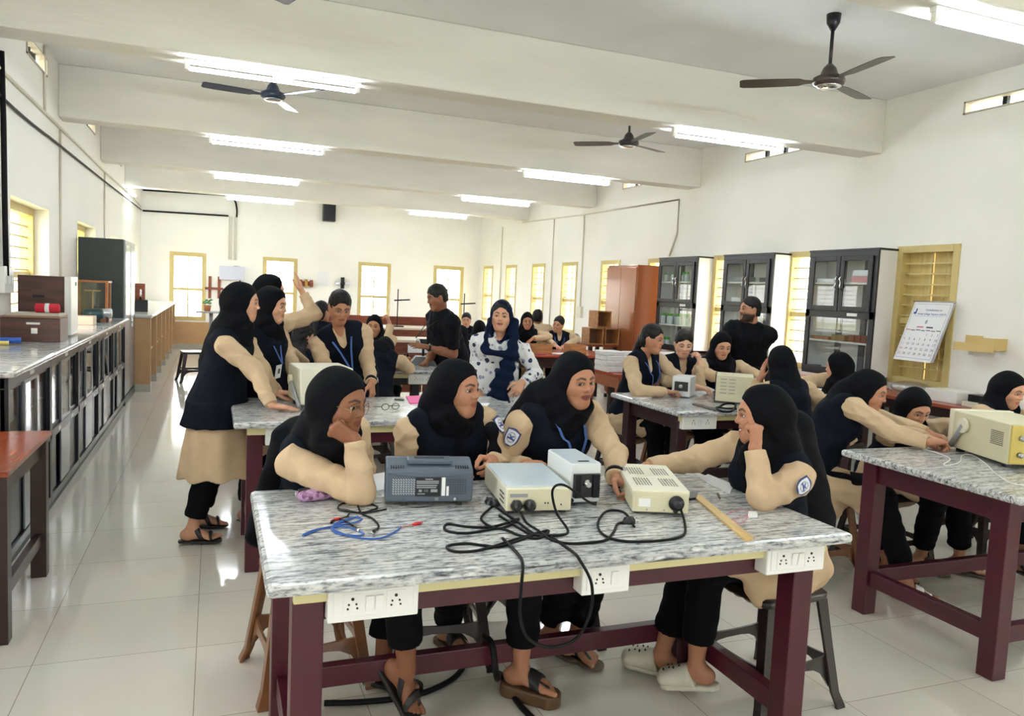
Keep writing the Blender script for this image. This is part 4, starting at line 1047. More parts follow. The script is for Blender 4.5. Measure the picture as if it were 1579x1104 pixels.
# red topped table: open wooden boxes
def open_box(x, y, w, d, h, z, label, rz=0., m=None):
    m = m or M_box; t = empty('open_wooden_box', (x, y, z), rz, label, 'box', 'open wooden boxes')
    for n, b in (('front', (-w / 2, w / 2, -d / 2, -d / 2 + .012, 0, h)), ('back', (-w / 2, w / 2, d / 2 - .012, d / 2, 0, h)), ('side', (-w / 2, -w / 2 + .012, -d / 2 + .012, d / 2 - .012, 0, h)), ('side', (w / 2 - .012, w / 2, -d / 2 + .012, d / 2 - .012, 0, h)), ('bottom', (-w / 2 + .012, w / 2 - .012, -d / 2 + .012, d / 2 - .012, 0, .012))): MB().box(*b).build(n + '_board', m, t)
    return t
open_box(3.72, 8.62, .26, .2, .11, .83, 'left open wooden box on the red topped table')
open_box(4.25, 8.72, .22, .2, .11, .83, 'right open wooden box on the red topped table')
o = MB().tube(bezier([(3.62, 8.47, .833), (3.7, 8.44, .833), (3.78, 8.48, .833), (3.68, 8.49, .833), (3.62, 8.45, .833)], 6), .004).build('thin_wire', mat('magenta_wire', (160, 50, 90), .5)); tag(o, 'magenta wire in front of the left open wooden box', 'wire')
o = MB().box(-.12, .12, -.08, .08, 0, .003).build('exercise_paper', M_paper, loc=(4.0, 8.6, .83), rz=.3); tag(o, 'white paper between the two open wooden boxes', 'paper')
# wrapped bundles on the bench, wooden cube boxes
M_bund = mat('newsprint_bundle', (222, 220, 218), .6, var=.14, vscale=40, stretch=(.4, .4, 3))
for i, (x, y, w, d, z, h, lb) in enumerate(((4.05, 7.3, .34, .3, .76, .06, 'lowest thin paper bundle on the left of the bench'), (4.03, 7.3, .32, .28, .821, .055, 'second paper bundle of the left stack on the bench'), (4.0, 7.3, .26, .26, .877, .055, 'third paper bundle of the left stack'), (3.98, 7.3, .24, .24, .933, .045, 'topmost small paper bundle of the left stack'), (4.62, 7.3, .72, .5, .76, .2, 'large wrapped newsprint bundle on the right of the bench'))):
    o = MB().box(-w / 2, w / 2, -d / 2, d / 2, 0, h).build('paper_bundle', M_bund, loc=(x, y, z), bevel=.008); tag(o, lb, 'bundle', 'wrapped paper bundles on the bench')
t = empty('small_table', (5.35, 10.3, 0), 0, 'low brown stand carrying wooden cubes left of the almirah', 'table')
MB().box(-.24, .24, -.3, .35, .82, .85).build('table_top', M_bench, t)
for sx in (-.2, .2):
    for sy in (-.25, .3): MB().cbox((sx, sy, .41), (.05, .05, .82)).build('leg', M_dkwood, t)
for i, (x, y, z, lb) in enumerate(((5.2, 10.1, .85, 'lower left wooden cube box beside the almirah'), (5.47, 10.12, .85, 'lower right wooden cube box beside the almirah'), (5.32, 10.12, 1.1, 'upper wooden cube box resting on the other two'))):
    t = empty('wooden_cube_box', (x, y, z), .05 * i, lb, 'box', 'wooden cube boxes')
    mb = MB(); h = .12
    mb.box(-h, h, -h, h, 0, .015).box(-h, h, -h, h, .23, .245).box(-h, -h + .015, -h, h, .015, .23).box(h - .015, h, -h, h, .015, .23); mb.build('shell', M_box, t); MB().box(-h + .015, h - .015, h - .06, h - .045, .015, .23).build('back_board', mat('box_inside', (96, 58, 34), .6), t)
# left worktop
Z = 1.04
t = empty('wooden_case', (-1.2, 6.47, Z), 0, 'dark brown wooden instrument case with metal latch on the left worktop', 'case')
mdb = mat_wood('dark_brown_wood', (62, 34, 30), (88, 50, 42), .35, 3, (1, 9, 9))
MB().box(-.2, .17, -.15, .17, 0, .17).build('box', mdb, t, bevel=.004); MB().box(-.2, .17, -.15, .17, .172, .185).build('lid', mat('case_edge', (150, 110, 90), .5), t, bevel=.003)
MB().box(-.04, .045, -.152, -.15, .125, .14).build('name_plate', M_label, t); MB().box(-.01, .03, -.155, -.15, .06, .1).build('latch', M_steel, t)
o = MB().box(-.17, .16, -.13, .14, 0, .016).build('board', mat('board_grey', (190, 184, 170), .5), loc=(-1.2, 6.48, Z + .186)); tag(o, 'thin grey board lying on the dark brown case', 'board')
t = empty('cloth_roll', (-1.14, 6.5, Z + .237), 0, 'red cloth roll tied with a pale band on top of the brown case', 'cloth roll')
MB().tube([(-.08, 0, 0), (-.074, 0, 0), (.074, 0, 0), (.08, 0, 0)], [.02, .034, .034, .02], 0, 14).build('roll', mat('red_cloth', (196, 36, 52), .8), t); MB().tube([(-.014, 0, 0), (.014, 0, 0)], .0355, 0, 14).build('band', M_paper, t)
t = empty('brown_cabinet', (-1.22, 7.05, Z), 0, 'tall dark brown cabinet with white side standing on the left worktop', 'cabinet')
MB().box(-.19, .125, -.15, .17, .012, .47).build('body', mdb, t, bevel=.004); MB().box(.125, .172, -.15, .17, .012, .47).build('white_side', M_white, t, bevel=.004)
MB().box(-.09, -.01, -.153, -.15, .3, .32).build('finger_slot', M_hole, t); MB().box(.171, .175, .04, .1, .4, .43).build('catch', M_blackp, t)
o = tag(MB().box(-.09, .1, -.1, .12, 0, .085).build('wooden_tray_box', mat('pale_wood', (214, 190, 166), .5), loc=(-1.2, 8.6, Z), bevel=.006), 'pale pinkish wooden box on the left worktop', 'box')
t = empty('glass_balance_case', (-1.23, 9.45, Z), 0, 'orange wooden framed glass balance case on the left worktop', 'case')
mo = mat_wood('teak', (160, 92, 44), (188, 116, 60), .3, 3, (9, 9, 1))
for sx in (-.15, .15):
    for sy in (-.13, .13): MB().cbox((sx, sy, .21), (.025, .025, .4)).build('post', mo, t)
MB().box(-.17, .17, -.15, .15, .41, .43).build('top_board', mo, t); MB().box(-.17, .17, -.15, .15, 0, .02).build('base_board', mo, t)
for s in (-1, 1):
    MB().box(-.138, .138, s * .13 - .002, s * .13 + .002, .02, .41).build('pane', M_cglass, t); MB().box(s * .15 - .002, s * .15 + .002, -.118, .118, .02, .41).build('pane', M_cglass, t)
MB().tube([(0, 0, .02), (0, 0, .33)], .008).build('beam_column', MATS['brass'], t); MB().cbox((0, 0, .32), (.16, .012, .012)).build('balance_beam', MATS['brass'], t)
for i, (y, lb, m) in enumerate(((8.98, 'dark green lens barrel instrument on the left worktop', mat('teal_metal', (50, 74, 78), .3, .5)), (9.16, 'silver cylindrical motor on the left worktop', M_steel))):
    t = empty('cylinder_instrument', (-1.16 + .06 * i, y, Z), 0, lb, 'instrument')
    MB().tube([(-.09, 0, .09), (-.08, 0, .09), (.08, 0, .09), (.09, 0, .09)], [.04, .055, .055, .04], 0, 18).build('barrel', m, t)
    for s in (-.05, .05): MB().loft([[(s - .008, q * .05 * (1 - .4 * k), z), (s + .008, q * .05 * (1 - .4 * k), z), (s + .008, q * .035 * (1 - .4 * k), z), (s - .008, q * .035 * (1 - .4 * k), z)] for k, z in ((0, 0), (1, .05)) for q in (1,)], 0, False).loft([[(s - .008, -.05 + .02 * k, z), (s + .008, -.05 + .02 * k, z), (s + .008, -.035 + .02 * k, z), (s - .008, -.035 + .02 * k, z)] for k, z in ((0, 0), (1, .05))], 0, False).build('foot', M_darkm, t)
t = empty('screw_clamp', (-1.29, 6.06, Z), .2, 'blue and yellow plastic clamp at the left picture edge', 'clamp')
MB().tube([(-.05, 0, .03), (.07, 0, .03)], .02, 0, 10).build('grip', mat('blue_plastic', (40, 92, 190), .35), t)
for y in (-.04, .045): MB().tube([(-.1, y, .015), (0, y, .015)], .014, 0, 10).build('jaw', mat('yellow_plastic', (226, 206, 120), .4), t)
t = empty('kipp_apparatus', (-1.12, 11.9, 1.03), 0, 'glass bulb apparatus on a dark base on the tan counter', 'glassware')
mgl = mat_glass('lab_glass', (.9, .93, .92), .16)
MB().lathe([(.05, 0), (.075, .03), (.06, .09), (.03, .11), (.07, .15), (.075, .19), (.05, .23), (.02, .26), (.018, .34), (.025, .36)]).build('bulb', mgl, t)
MB().lathe([(.08, -.0), (.08, .02), (.05, .025)]).build('base', M_blackp, t)
t = empty('meter_box', (-1.0, 12.2, 1.03), .3, 'black instrument box with wooden back board on the tan counter', 'instrument')
MB().box(-.1, .1, -.08, .08, 0, .17).build('case', M_blackp, t, bevel=.004); MB().box(-.1, .1, .09, .11, 0, .4).build('back_board', mw, t); MB().tube([(.02, 0, .17), (.02, 0, .32)], .014).build('tube', M_chrome, t)
t = empty('equipment_stand', (-.1, 16.2, 0), 0, 'grey metal trolley stand in front of the leftmost back window', 'stand')
MB().box(-.22, .4, -.2, .2, .88, .91).build('top_plate', M_lab2, t); MB().tube([(.05, 0, .06), (.05, 0, .88)], .035).build('post', M_lab2, t); MB().cbox((.05, 0, .04), (.4, .08, .04)).build('foot_bar', M_lab2, t)
t = empty('potted_plant', (-.12, 16.15, .91), 0, 'small potted plant on the grey trolley stand', 'plant')
MB().lathe([(.05, 0), (.075, .12), (.07, .12), (.05, .11)]).build('pot', mat('terracotta', (176, 110, 70), .7), t)
mb = MB()
for k in range(14):
    a = k * 2.4; r = .03 + .07 * random.random(); mb.sphere((r * math.cos(a), r * math.sin(a), .15 + .08 * random.random()), (.03, .03, .02), 0, 6, 4)
mb.build('foliage', mat('leaf', (96, 140, 90), .6), t)
# retort stands by the back wall
for i, (x, y, z, h, lb) in enumerate(((2.82, 12.5, .9, .62, 'black retort stand beside the man in jeans'), (3.95, 12.45, .9, .6, 'black retort stand with a side clamp behind the far girl'))):
    t = empty('retort_stand', (x, y, z), 0, lb, 'stand', 'retort stands')
    MB().box(-.1, .1, -.06, .06, 0, .02).build('base', M_darkm, t); MB().tube([(0, 0, .02), (0, 0, h)], .009).build('rod', M_darkm, t)
    MB().tube([(-.06, 0, h * .7), (.2, 0, h * .7 + .02)], .012).build('clamp', M_darkm, t); MB().tube([(-.14, .02, 0), (-.14, .02, h * .95)], .008).build('burette', mgl, t)
# cabinet contents
bottle0 = None
mcap = mat('green_cap', (96, 190, 60), .4); mbot = mat('bottle_label', (206, 214, 210), .4)
def bottle(x, y, z, label, group, cap=mcap, s=1.):
    t = empty('reagent_bottle', (x, y, z), 0, label, 'bottle', group)
    MB().lathe([(.03 * s, 0), (.033 * s, .01), (.033 * s, .085 * s), (.02 * s, .1 * s)], seg=12).build('body', mbot, t); MB().lathe([(.024 * s, .1 * s), (.024 * s, .13 * s)], seg=12).build('cap', cap, t); return t
gz = {1.809: 'green capped bottles on the upper shelf of the farthest glass cabinet', 1.219: 'green capped bottles on the middle shelf of the farthest glass cabinet', .901: 'green capped bottles on the floor of the farthest glass cabinet'}
for z, n, q in ((1.809, 7, 1.), (1.219, 9, 1.15), (.901, 6, 1.)):
    for k in range(n): bottle(5.95 + .04 * (k % 2), 8.62 + .78 * k / (n - 1), z, 'green capped bottle among ' + ('the upper shelf row' if z > 1.7 else 'the middle shelf row' if z > 1.1 else 'those on the bottom') + ' in the cabinet beside the almirah', gz[z], mcap, q)
for k in range(4): bottle(5.96, 8.6 + .07 * k, 1.54, 'small red capped bottle at lower left of the upper glazed doors beside the almirah', 'red capped bottles in the farthest glass cabinet', M_red, .6)
def bx(x0, x1, y0, y1, z0, z1, m, name, label, cat, group=None):
    c = ((x0 + x1) / 2, (y0 + y1) / 2, z0); o = MB().box(x0 - c[0], x1 - c[0], y0 - c[1], y1 - c[1], 0, z1 - z0).build(name, m, loc=c, bevel=.004); return tag(o, label, cat, group)
bx(5.92, 6.06, 7.2, 7.36, 1.809, 1.86, M_blackp, 'meter', 'small black meter on the upper shelf behind the bearded man', 'meter')
bx(5.92, 6.06, 7.6, 7.86, 1.809, 1.87, M_lab2, 'carton', 'grey carton on the upper shelf of the middle glass cabinet', 'carton')
bx(5.92, 6.06, 7.62, 7.86, 1.54, 1.62, M_paper, 'carton', 'white carton on the lower board of the middle cabinet', 'carton')
bx(5.92, 6.06, 7.55, 7.85, 1.219, 1.28, M_paper, 'carton', 'white carton behind the lower pane of the middle cabinet', 'carton')
bx(5.9, 6.06, 5.72, 5.95, 1.809, 1.87, mat('pink_box', (214, 150, 150), .5), 'carton', 'pink and white carton on the upper shelf of the nearest cabinet', 'carton')
bx(5.9, 6.06, 5.72, 5.93, 1.871, 1.93, M_paper, 'plastic_pack', 'clear white pack lying on the pink carton', 'pack')
bx(5.91, 6.06, 6.18, 6.42, 1.809, 1.85, M_paper, 'carton', 'flat white box on the upper left shelf of the nearest cabinet', 'carton')
bx(5.91, 6.06, 6.2, 6.44, 1.219, 1.25, M_box, 'wooden_board', 'wooden resistance board on the lower shelf of the nearest cabinet', 'board')
bx(5.91, 6.06, 5.98, 6.16, 1.219, 1.28, mat('gold_box', (150, 120, 70), .5), 'meter_box', 'tan box with dark dial on the lower shelf of nearest cabinet', 'box')
for k in range(3): bx(5.91, 6.05, 5.7 + .08 * k, 5.77 + .08 * k, 1.219, 1.29, mw, 'sloped_meter', 'brown sloped meter in a row at the right of the lower shelf', 'meter', 'brown sloped meters in the nearest cabinet')
bx(5.9, 6.02, 6.38, 6.46, .901, .94, M_blackp, 'meter', 'small black meter on the floor of the nearest cabinet', 'meter')
# calendar hung from the closed window
t = empty('wall_calendar', (6.07, 5.1, 1.645), 0, 'white month calendar hanging askew from the cream shuttered window', 'calendar')
def cal(u, v, d=0.):   # u across (right when seen), v down from the top
    return V(-.02 - .09 * v / .55 - d, (.2 - u) + v * .2, -v)
Wc, Hc = .4, .545
def quad(mb, u0, u1, v0, v1, d, mi=0):
    mb.add([cal(u0, v0, d), cal(u1, v0, d), cal(u1, v1, d), cal(u0, v1, d)], [(0, 1, 2, 3)], mi)
Mb_, Mr_, Mk_ = mat('ink_blue', (60, 84, 150), .6), mat('ink_red', (220, 90, 120), .6), mat('ink_black', (60, 60, 74), .6)
def page(d, k):
    mb = MB(); a = [cal(0, 0, d), cal(Wc, 0, d), cal(Wc - .01 * k, Hc, d - .02 * k), cal(0, Hc, d - .02 * k)]
    n = V(-.002, 0, 0); mb.add([p for p in a] + [p + n for p in a], [(0, 1, 2, 3), (7, 6, 5, 4), (4, 5, 1, 0), (5, 6, 2, 1), (6, 7, 3, 2), (7, 4, 0, 3)]); return mb
page(-.012, 1).build('page', M_paper, t); page(-.022, 2).build('page', M_paper, t)
mb = page(0, 0)
def ctext(txt, size, u, v, mi, bold=.0):
    for s_, uu, vv in (txt if isinstance(txt, list) else [(txt, u, v)]): mb.text(s_, size, lambda x, y: cal(uu + x, vv - y, .0035), mi, bold=bold)
ctext('Confederation of', .024, .23, .075, 1, .0004); ctext('Kerala College Teachers (CKCT)', .022, .225, .112, 1, .0004)
ctext('8', .05, .2, .185, 3)
for u0, u1, v0, v1, mi in ((.12, .19, .226, .236, 2), (.22, .29, .226, .238, 3)): quad(mb, u0, u1, v0, v1, .0034, mi)
for i in range(7): quad(mb, .018 + .053 * i, .062 + .053 * i, .256 + .004 * (i % 2), .263 + .004 * (i % 2), .0034, 3 if i else 2)
days = [(str(d), .035 + .055 * ((d + 3) % 7), .3 + .045 * ((d + 3) // 7)) for d in range(1, 32)]
ctext([q for q in days if q[1] > .04], .03, 0, 0, 3); ctext([q for q in days if q[1] < .04], .03, 0, 0, 2)
for u0, u1, v0, v1 in ((.015, .385, .02, .022), (.015, .017, .02, .52), (.383, .385, .02, .52), (.015, .385, .518, .52), (.04, .36, .13, .1315), (.03, .06, .095, .115), (.045, .06, .065, .095)): quad(mb, u0, u1, v0, v1, .0032, 1)
mb.build('printed_page', [M_paper, Mb_, Mr_, Mk_], t, fix=False)
MB().tube([(-.02, -.22, .0), (-.02, .22, .0)], .006).build('hanging_bar', M_steel, t)
# tan wall shelf
t = empty('wall_shelf', (XR, 4.6, 1.27), 0, 'small tan wall shelf with raised ends on the right wall', 'shelf')
mts = mat('tan_board', (206, 178, 116), .5)
MB().box(-.15, 0, -.17, .2, -.01, .01).build('board', mts, t); MB().box(-.16, -.145, -.17, .2, -.03, .04).build('front_lip', mts, t)
MB().box(-.16, -.145, -.17, -.04, .04, .09).build('raised_end', mts, t); MB().box(-.02, 0, .05, .2, .01, .1).build('back_end', mts, t); MB().box(-.145, 0, -.17, -.155, .01, .09).build('end_board', mts, t)
for y in (-.1, .14): MB().box(-.05, 0, y - .008, y + .008, -.07, -.011).build('bracket', M_white, t)
bx(6.0, 6.08, 4.55, 4.66, 1.281, 1.3, M_blackp, 'small_remote', 'small dark remote lying on the tan wall shelf', 'remote')
# on the wall bench
bx(5.75, 6.0, 4.55, 4.86, .8, .9, M_white, 'carton', 'white carton on the red topped wall bench', 'carton')
bx(5.72, 5.95, 4.32, 4.48, .8, .84, mat('pale_base', (220, 216, 196), .5), 'junction_box', 'pale low box on the wall bench under the black telephone', 'box')
bx(5.76, 5.9, 4.3, 4.46, .841, .9, M_blackp, 'telephone', 'black telephone on top of the pale low box', 'telephone')
o = MB().sphere((0, 0, .06), (.16, .18, .06), 0, 14, 8).build('plastic_bag', mat_glass('clear_plastic', (.9, .92, .92), .25, .25), loc=(5.92, 5.15, .8)); tag(o, 'crumpled clear plastic bag under the shuttered window', 'bag')
bx(5.7, 5.95, 5.75, 6.1, .8, .815, M_paper, 'exercise_paper', 'stack of papers on the wall bench under the nearest glass cabinet', 'paper')
t = empty('switch_board', (XL + .02, 6.75, 1.47), 0, 'white switch board on the left wall at the picture edge', 'switch board')
MB().box(-.02, .02, -.14, .14, -.1, .1).build('plate', M_white, t, bevel=.005)
for k in range(4): MB().box(.02, .026, -.11 + .06 * k, -.08 + .06 * k, -.03, .03).build('switch', M_sock, t)
# ---------------------------------------------------------------- people
M_skin = mat_attr('skin', .5, .35, bump=.04, bscale=220)
M_eye = mat_attr('eye', .12, .5)
M_badge = mat_attr('badge', .7, .2)
def cloth(name, rgb, bump=.25, bscale=70, rough=.85, var=.06, sheen=.0):
    return mat(name, rgb, rough, var=var, vscale=14, bump=bump, bscale=bscale, spec=.12, sheen=sheen)
M_hijab = cloth('black_scarf', (11, 12, 16), .2, 38)
M_vest = cloth('navy_vest', (15, 19, 29), .15, 60)
M_tunic = cloth('beige_cloth', (198, 172, 140), .25, 30)
M_trous = cloth('black_trousers', (10, 11, 14), .15, 40)
M_hair = mat('black_hair', (16, 13, 13), .5, spec=.25, var=.4, vscale=30, stretch=(6, 6, .6), bump=.25, bscale=60)
M_lany = cloth('lanyard_blue', (70, 96, 150), 0, 50)
M_strap = mat('sandal_strap', (26, 25, 26), .5)
M_sole = mat('sandal_sole', (30, 27, 26), .6)
SK = {'d': srgb(140, 92, 66), 'm': srgb(178, 125, 96), 'l': srgb(204, 152, 122), 'l2': srgb(214, 168, 142)}


def head_frame(hc, look, roll=0., k=1.):
    y = unit(look); x = unit(np.cross(y, UP)); z = np.cross(x, y)
    c, s = math.cos(roll), math.sin(roll)
    return Fr(hc, c * x + s * z, y, -s * x + c * z, k)
def head_shape(H, smile=.0, man=False):
    cap_ = lambda a, b, ra, rb=None: cap(a, b, ra * H.k, (rb if rb else ra) * H.k)
    S = Shape(); j = 1.08 if man else 1.
    S.u(ell((0, -.012, .034), (.073, .094, .086), H), 0)
    S.u(ell((0, .026, -.028), (.054 * j, .055, .08), H), .05)
    S.u(cap_(H.p(-.009 * j, .057, -.0925), H.p(.009 * j, .057, -.0925), .0165 * j), .035)
    for s in (-1, 1):
        S.u(cap_(H.p(s * .047 * j, .006, -.046), H.p(s * .016 * j, .048, -.09), .0145 * j), .045)
        S.u(ell((s * .036, .054, -.024 + .004 * smile), (.024, .022 + .004 * smile, .022), H), .03)
        S.u(cap_(H.p(s * .014, .078, .021), H.p(s * .044, .064, .022), .009), .022)
        S.s(ell((s * .031, .093, .003), (.019, .02, .011), H), .014)
        S.u(ell((s * .031, .0705, .003), (.0165, .0135, .0105), H), .006)
        S.u(ell((s * .075, -.008, -.004), (.009, .019, .031), H), .012)
    S.u(cap_(H.p(0, .078, .016), H.p(0, .0965, -.018), .0062, .009), .014)
    S.u(ell((0, .0975, -.0225), (.0098, .0105, .0085), H), .008)
    for s in (-1, 1):
        S.u(ell((s * .0108, .0885, -.0255), (.0072, .009, .0065), H), .006)
        S.s(ell((s * .0052, .098, -.0325), (.0026, .005, .0026), H), .003)
    w = .021 + .006 * smile; u = .005 * smile; yb = .0705
    S.u(ell((0, .074, -.058), (.026, .0125, .02), H), .02)
    for s in (-1, 1):
        S.u(cap_(H.p(s * w, yb - .002 - .003 * smile, -.0565 + u), H.p(s * .004, .0845, -.0515), .0042, .0062), .006)
        S.u(cap_(H.p(s * w * .9, yb - .002, -.059 + u), H.p(0, .083, -.0635), .0042, .0076), .006)
    if smile > .4:
        for q in (-1, 0, 1): S.s(ell((q * w * .45, .088 - .004 * abs(q), -.0572 + u * .35 * abs(q)), (w * .42, .012, .0012 + .0022 * smile), H), .003)
    return S
def smooth01(d, w): return np.clip(.5 - d / w, 0, 1)
def head_colors(vs, H, skin, smile=0., beard=0., man=False, lips=None):
    q = (vs - H.o) @ H.A / H.k; x, y, z = np.abs(q[:, 0]), q[:, 1], q[:, 2]
    c = np.tile(np.array(skin), (len(vs), 1))
    def mixc(m, col):
        nonlocal c
        c = c * (1 - m[:, None]) + m[:, None] * np.array(col)
    fr = (y > .045)
    u = .005 * smile * (x / .025) ** 2; w = .024 + .006 * smile
    lip = smooth01(np.sqrt((x / w) ** 2 + ((z + .0575 - u) / .0125) ** 2) - 1, .3) * fr * (y > .06)
    lc = np.array(skin) * (.66, .36, .36) if not man else np.array(skin) * (.75, .6, .6)
    mixc(lip * .8, lc)
    sl = smooth01((np.abs(z + .0572 - u * .9) - .0007) / .0018, 1.) * (x < w * .95) * fr * (y > .06)
    mixc(sl * .75, np.array(skin) * (.3, .16, .15))
    if lips: mixc(lip * .8, lips)
    if smile > .5:
        t = smooth01(np.sqrt((x / (.0175)) ** 2 + ((z + .0572 - u) / .0042) ** 2) - 1, .3) * fr
        mixc(t, (.8, .77, .7))
    cheek = smooth01(np.sqrt(((x - .04) / .022) ** 2 + ((z + .028) / .018) ** 2) - .6, 1.) * fr
    mixc(cheek * .25, np.array(skin) * (1.08, .86, .82))
    # brows
    bz = .0265 + .006 * np.clip((x - .012) / .02, 0, 1) - .009 * np.clip((x - .034) / .018, 0, 1)
    th = .0042 if not man else .0052
    br = smooth01((np.abs(z - bz) - 1.25 * th * np.clip(1.25 - (x - .012) / .055, .3, 1)) / .003, 1.6) * (x > .0095) * (x < .052) * (y > .04)
    mixc(br * .9, (.012, .009, .008))
    # lash line and lids round the eye
    e = np.sqrt(((x - .031) / .0185) ** 2 + ((z - .0045) / .0088) ** 2)
    ln = smooth01(e - 1.12, .3) * fr
    mixc(ln * .55, np.array(skin) * .3)
    if beard > 0:
        b = (np.clip((-.03 - z) / .02, 0, 1) * np.clip((z + .125) / .01, 0, 1) * (y > -.02) * (y < .085) * (x < .085))
        b = np.maximum(b * (1 - lip), smooth01(np.sqrt((x / .03) ** 2 + ((z + .044) / .0085) ** 2) - 1, .4) * fr)
        if beard < .5: b = smooth01(np.sqrt((x / .03) ** 2 + ((z + .0445) / .009) ** 2) - 1, .4) * fr
        mixc(b * .93, (.014, .012, .011))
    return np.clip(c, 0, 1)
def eyes(H, parent, gaze=(0, 0)):
    for s in (-1, 1):
        n = 28; vs = []; cs = []; fs = []
        for i in range(n // 2 + 1):
            for k in range(n):
                a, b = PI * i / (n // 2), 2 * PI * k / n
                l = V(math.sin(a) * math.cos(b), math.cos(a), math.sin(a) * math.sin(b))
                vs.append(H.p(s * .031 + l[0] * .016, .0765 + l[1] * .0095 - .001, .0036 + l[2] * .0076))
                dx, dz = l[0] * .016 - gaze[0] * .006, l[2] * .0076 - gaze[1] * .003
                r = math.hypot(dx, dz)
                col = V(.42, .39, .37)
                if r < .0074: col = V(.022, .011, .007)
                if r < .003: col = V(.003, .003, .003)
                if l[2] > .5: col = V(.012, .01, .01)
                cs.append(col)
        for i in range(n // 2):
            for k in range(n): fs.append((i * n + k, i * n + (k + 1) % n, (i + 1) * n + (k + 1) % n, (i + 1) * n + k))
        nmesh('eye', [(np.array(vs), np.array(fs))], M_eye, parent, cols=np.array(cs))

GRIP = {'flat': ((.06, .1, .05), (.06, .1, .05), (.06, .1, .05), (.08, .1, .05)), 'relax': ((.35, .45, .25), (.42, .5, .3), (.48, .55, .3), (.5, .6, .3)),
        'fist': ((1.35, 1.75, .9), (1.4, 1.8, .9), (1.4, 1.8, .95), (1.4, 1.75, .95)), 'half': ((.7, .95, .5), (.8, 1., .5), (.9, 1.05, .5), (.95, 1.1, .5)),
        'point': ((.1, .2, .1), (1.1, 1.4, .8), (1.2, 1.5, .8), (1.2, 1.5, .8))}
def hand_shape(S, wr, d, pn, side, grip='relax', sc=.95):
    """wr wrist point, d wrist to knuckles, pn palm normal (out of the palm), side: +1 right hand, -1 left"""
    f = unit(d); n = unit(np.asarray(pn, float) - f * np.dot(pn, f)); t = np.cross(f, n) * side  # thumb side: right hand palm down, fingers forward -> thumb to the left
    W = Fr(wr, t, f, -n)       # x thumb side, y fingers, z back of the hand
    k = sc
    S.u(ecap(W.p(0, .012 * k, 0), W.p(-.001, .078 * k, 0), (.026 * k, .0165 * k), (.0385 * k, .0135 * k), W.d(1, 0, 0)), .012)
    S.u(ell((.018 * k, .035 * k, -.008 * k), (.016 * k, .026 * k, .014 * k), W), .012)
    for i, (fx, L, r) in enumerate(((.028, .071, .0086), (.0095, .079, .0088), (-.009, .073, .0083), (-.0265, .058, .0074))):
        p = W.p(fx * k, (.083 - .004 * abs(i - 1)) * k, .001); ang = 0.; sp = (fx / .028) * .09 * (1 if grip in ('flat', 'relax') else .3)
        for j, frac in enumerate((.45, .3, .25)):
            ang += GRIP[grip][i][j]
            v = W.d(math.sin(sp) * math.cos(ang), math.cos(ang) * math.cos(sp), -math.sin(ang))
            q = p + unit(v) * L * frac * k
            S.u(cap(p, q, r * k * (1 - .1 * j), r * k * (.9 - .1 * j)), .005 if j == 0 else .002)
            p = q
    c = {'flat': .15, 'relax': .35, 'half': .7, 'fist': 1.05, 'point': .8}[grip]
    p0 = W.p(.022 * k, .022 * k, -.006 * k)
    p1 = p0 + unit(W.d(.78 * math.cos(c * .6), .62, -.15 - .55 * c)) * .043 * k
    p2 = p1 + unit(W.d(.42 - .75 * c, .85, -.15 - .5 * c)) * .033 * k
    p3 = p2 + unit(W.d(.2 - .85 * c, .9, -.1 - .4 * c)) * .026 * k
    S.u(cap(p0, p1, .0135 * k, .0112 * k), .012); S.u(cap(p1, p2, .0112 * k, .0098 * k), .003); S.u(cap(p2, p3, .0098 * k, .0082 * k), .003)
    return W
def foot_shape(S, an, fd, up, side, sc=1.):
    f = unit(fd); u = unit(np.asarray(up, float) - f * np.dot(up, f)); r = np.cross(f, u)
    F = Fr(an, r * side, f, u)          # x outward; ankle at origin, sole about .075 below
    k = sc
    S.u(ell((0, -.03 * k, -.045 * k), (.031 * k, .04 * k, .034 * k), F), .02)
    S.u(ecap(F.p(0, -.01 * k, -.03 * k), F.p(-.002, .1 * k, -.06 * k), (.03 * k, .04 * k), (.042 * k, .018 * k), F.d(1, 0, 0)), .025)
    for i, (x, L, rr) in enumerate(((-.028, .045, .0125), (-.008, .04, .0095), (.008, .035, .009), (.022, .028, .0085), (.034, .02, .008))):
        S.u(cap(F.p(x * k, .105 * k - .004 * i, -.062 * k), F.p((x * 1.05) * k, (.105 + L) * k - .006 * i, -.066 * k), rr * k, rr * .9 * k), .008)
    return F
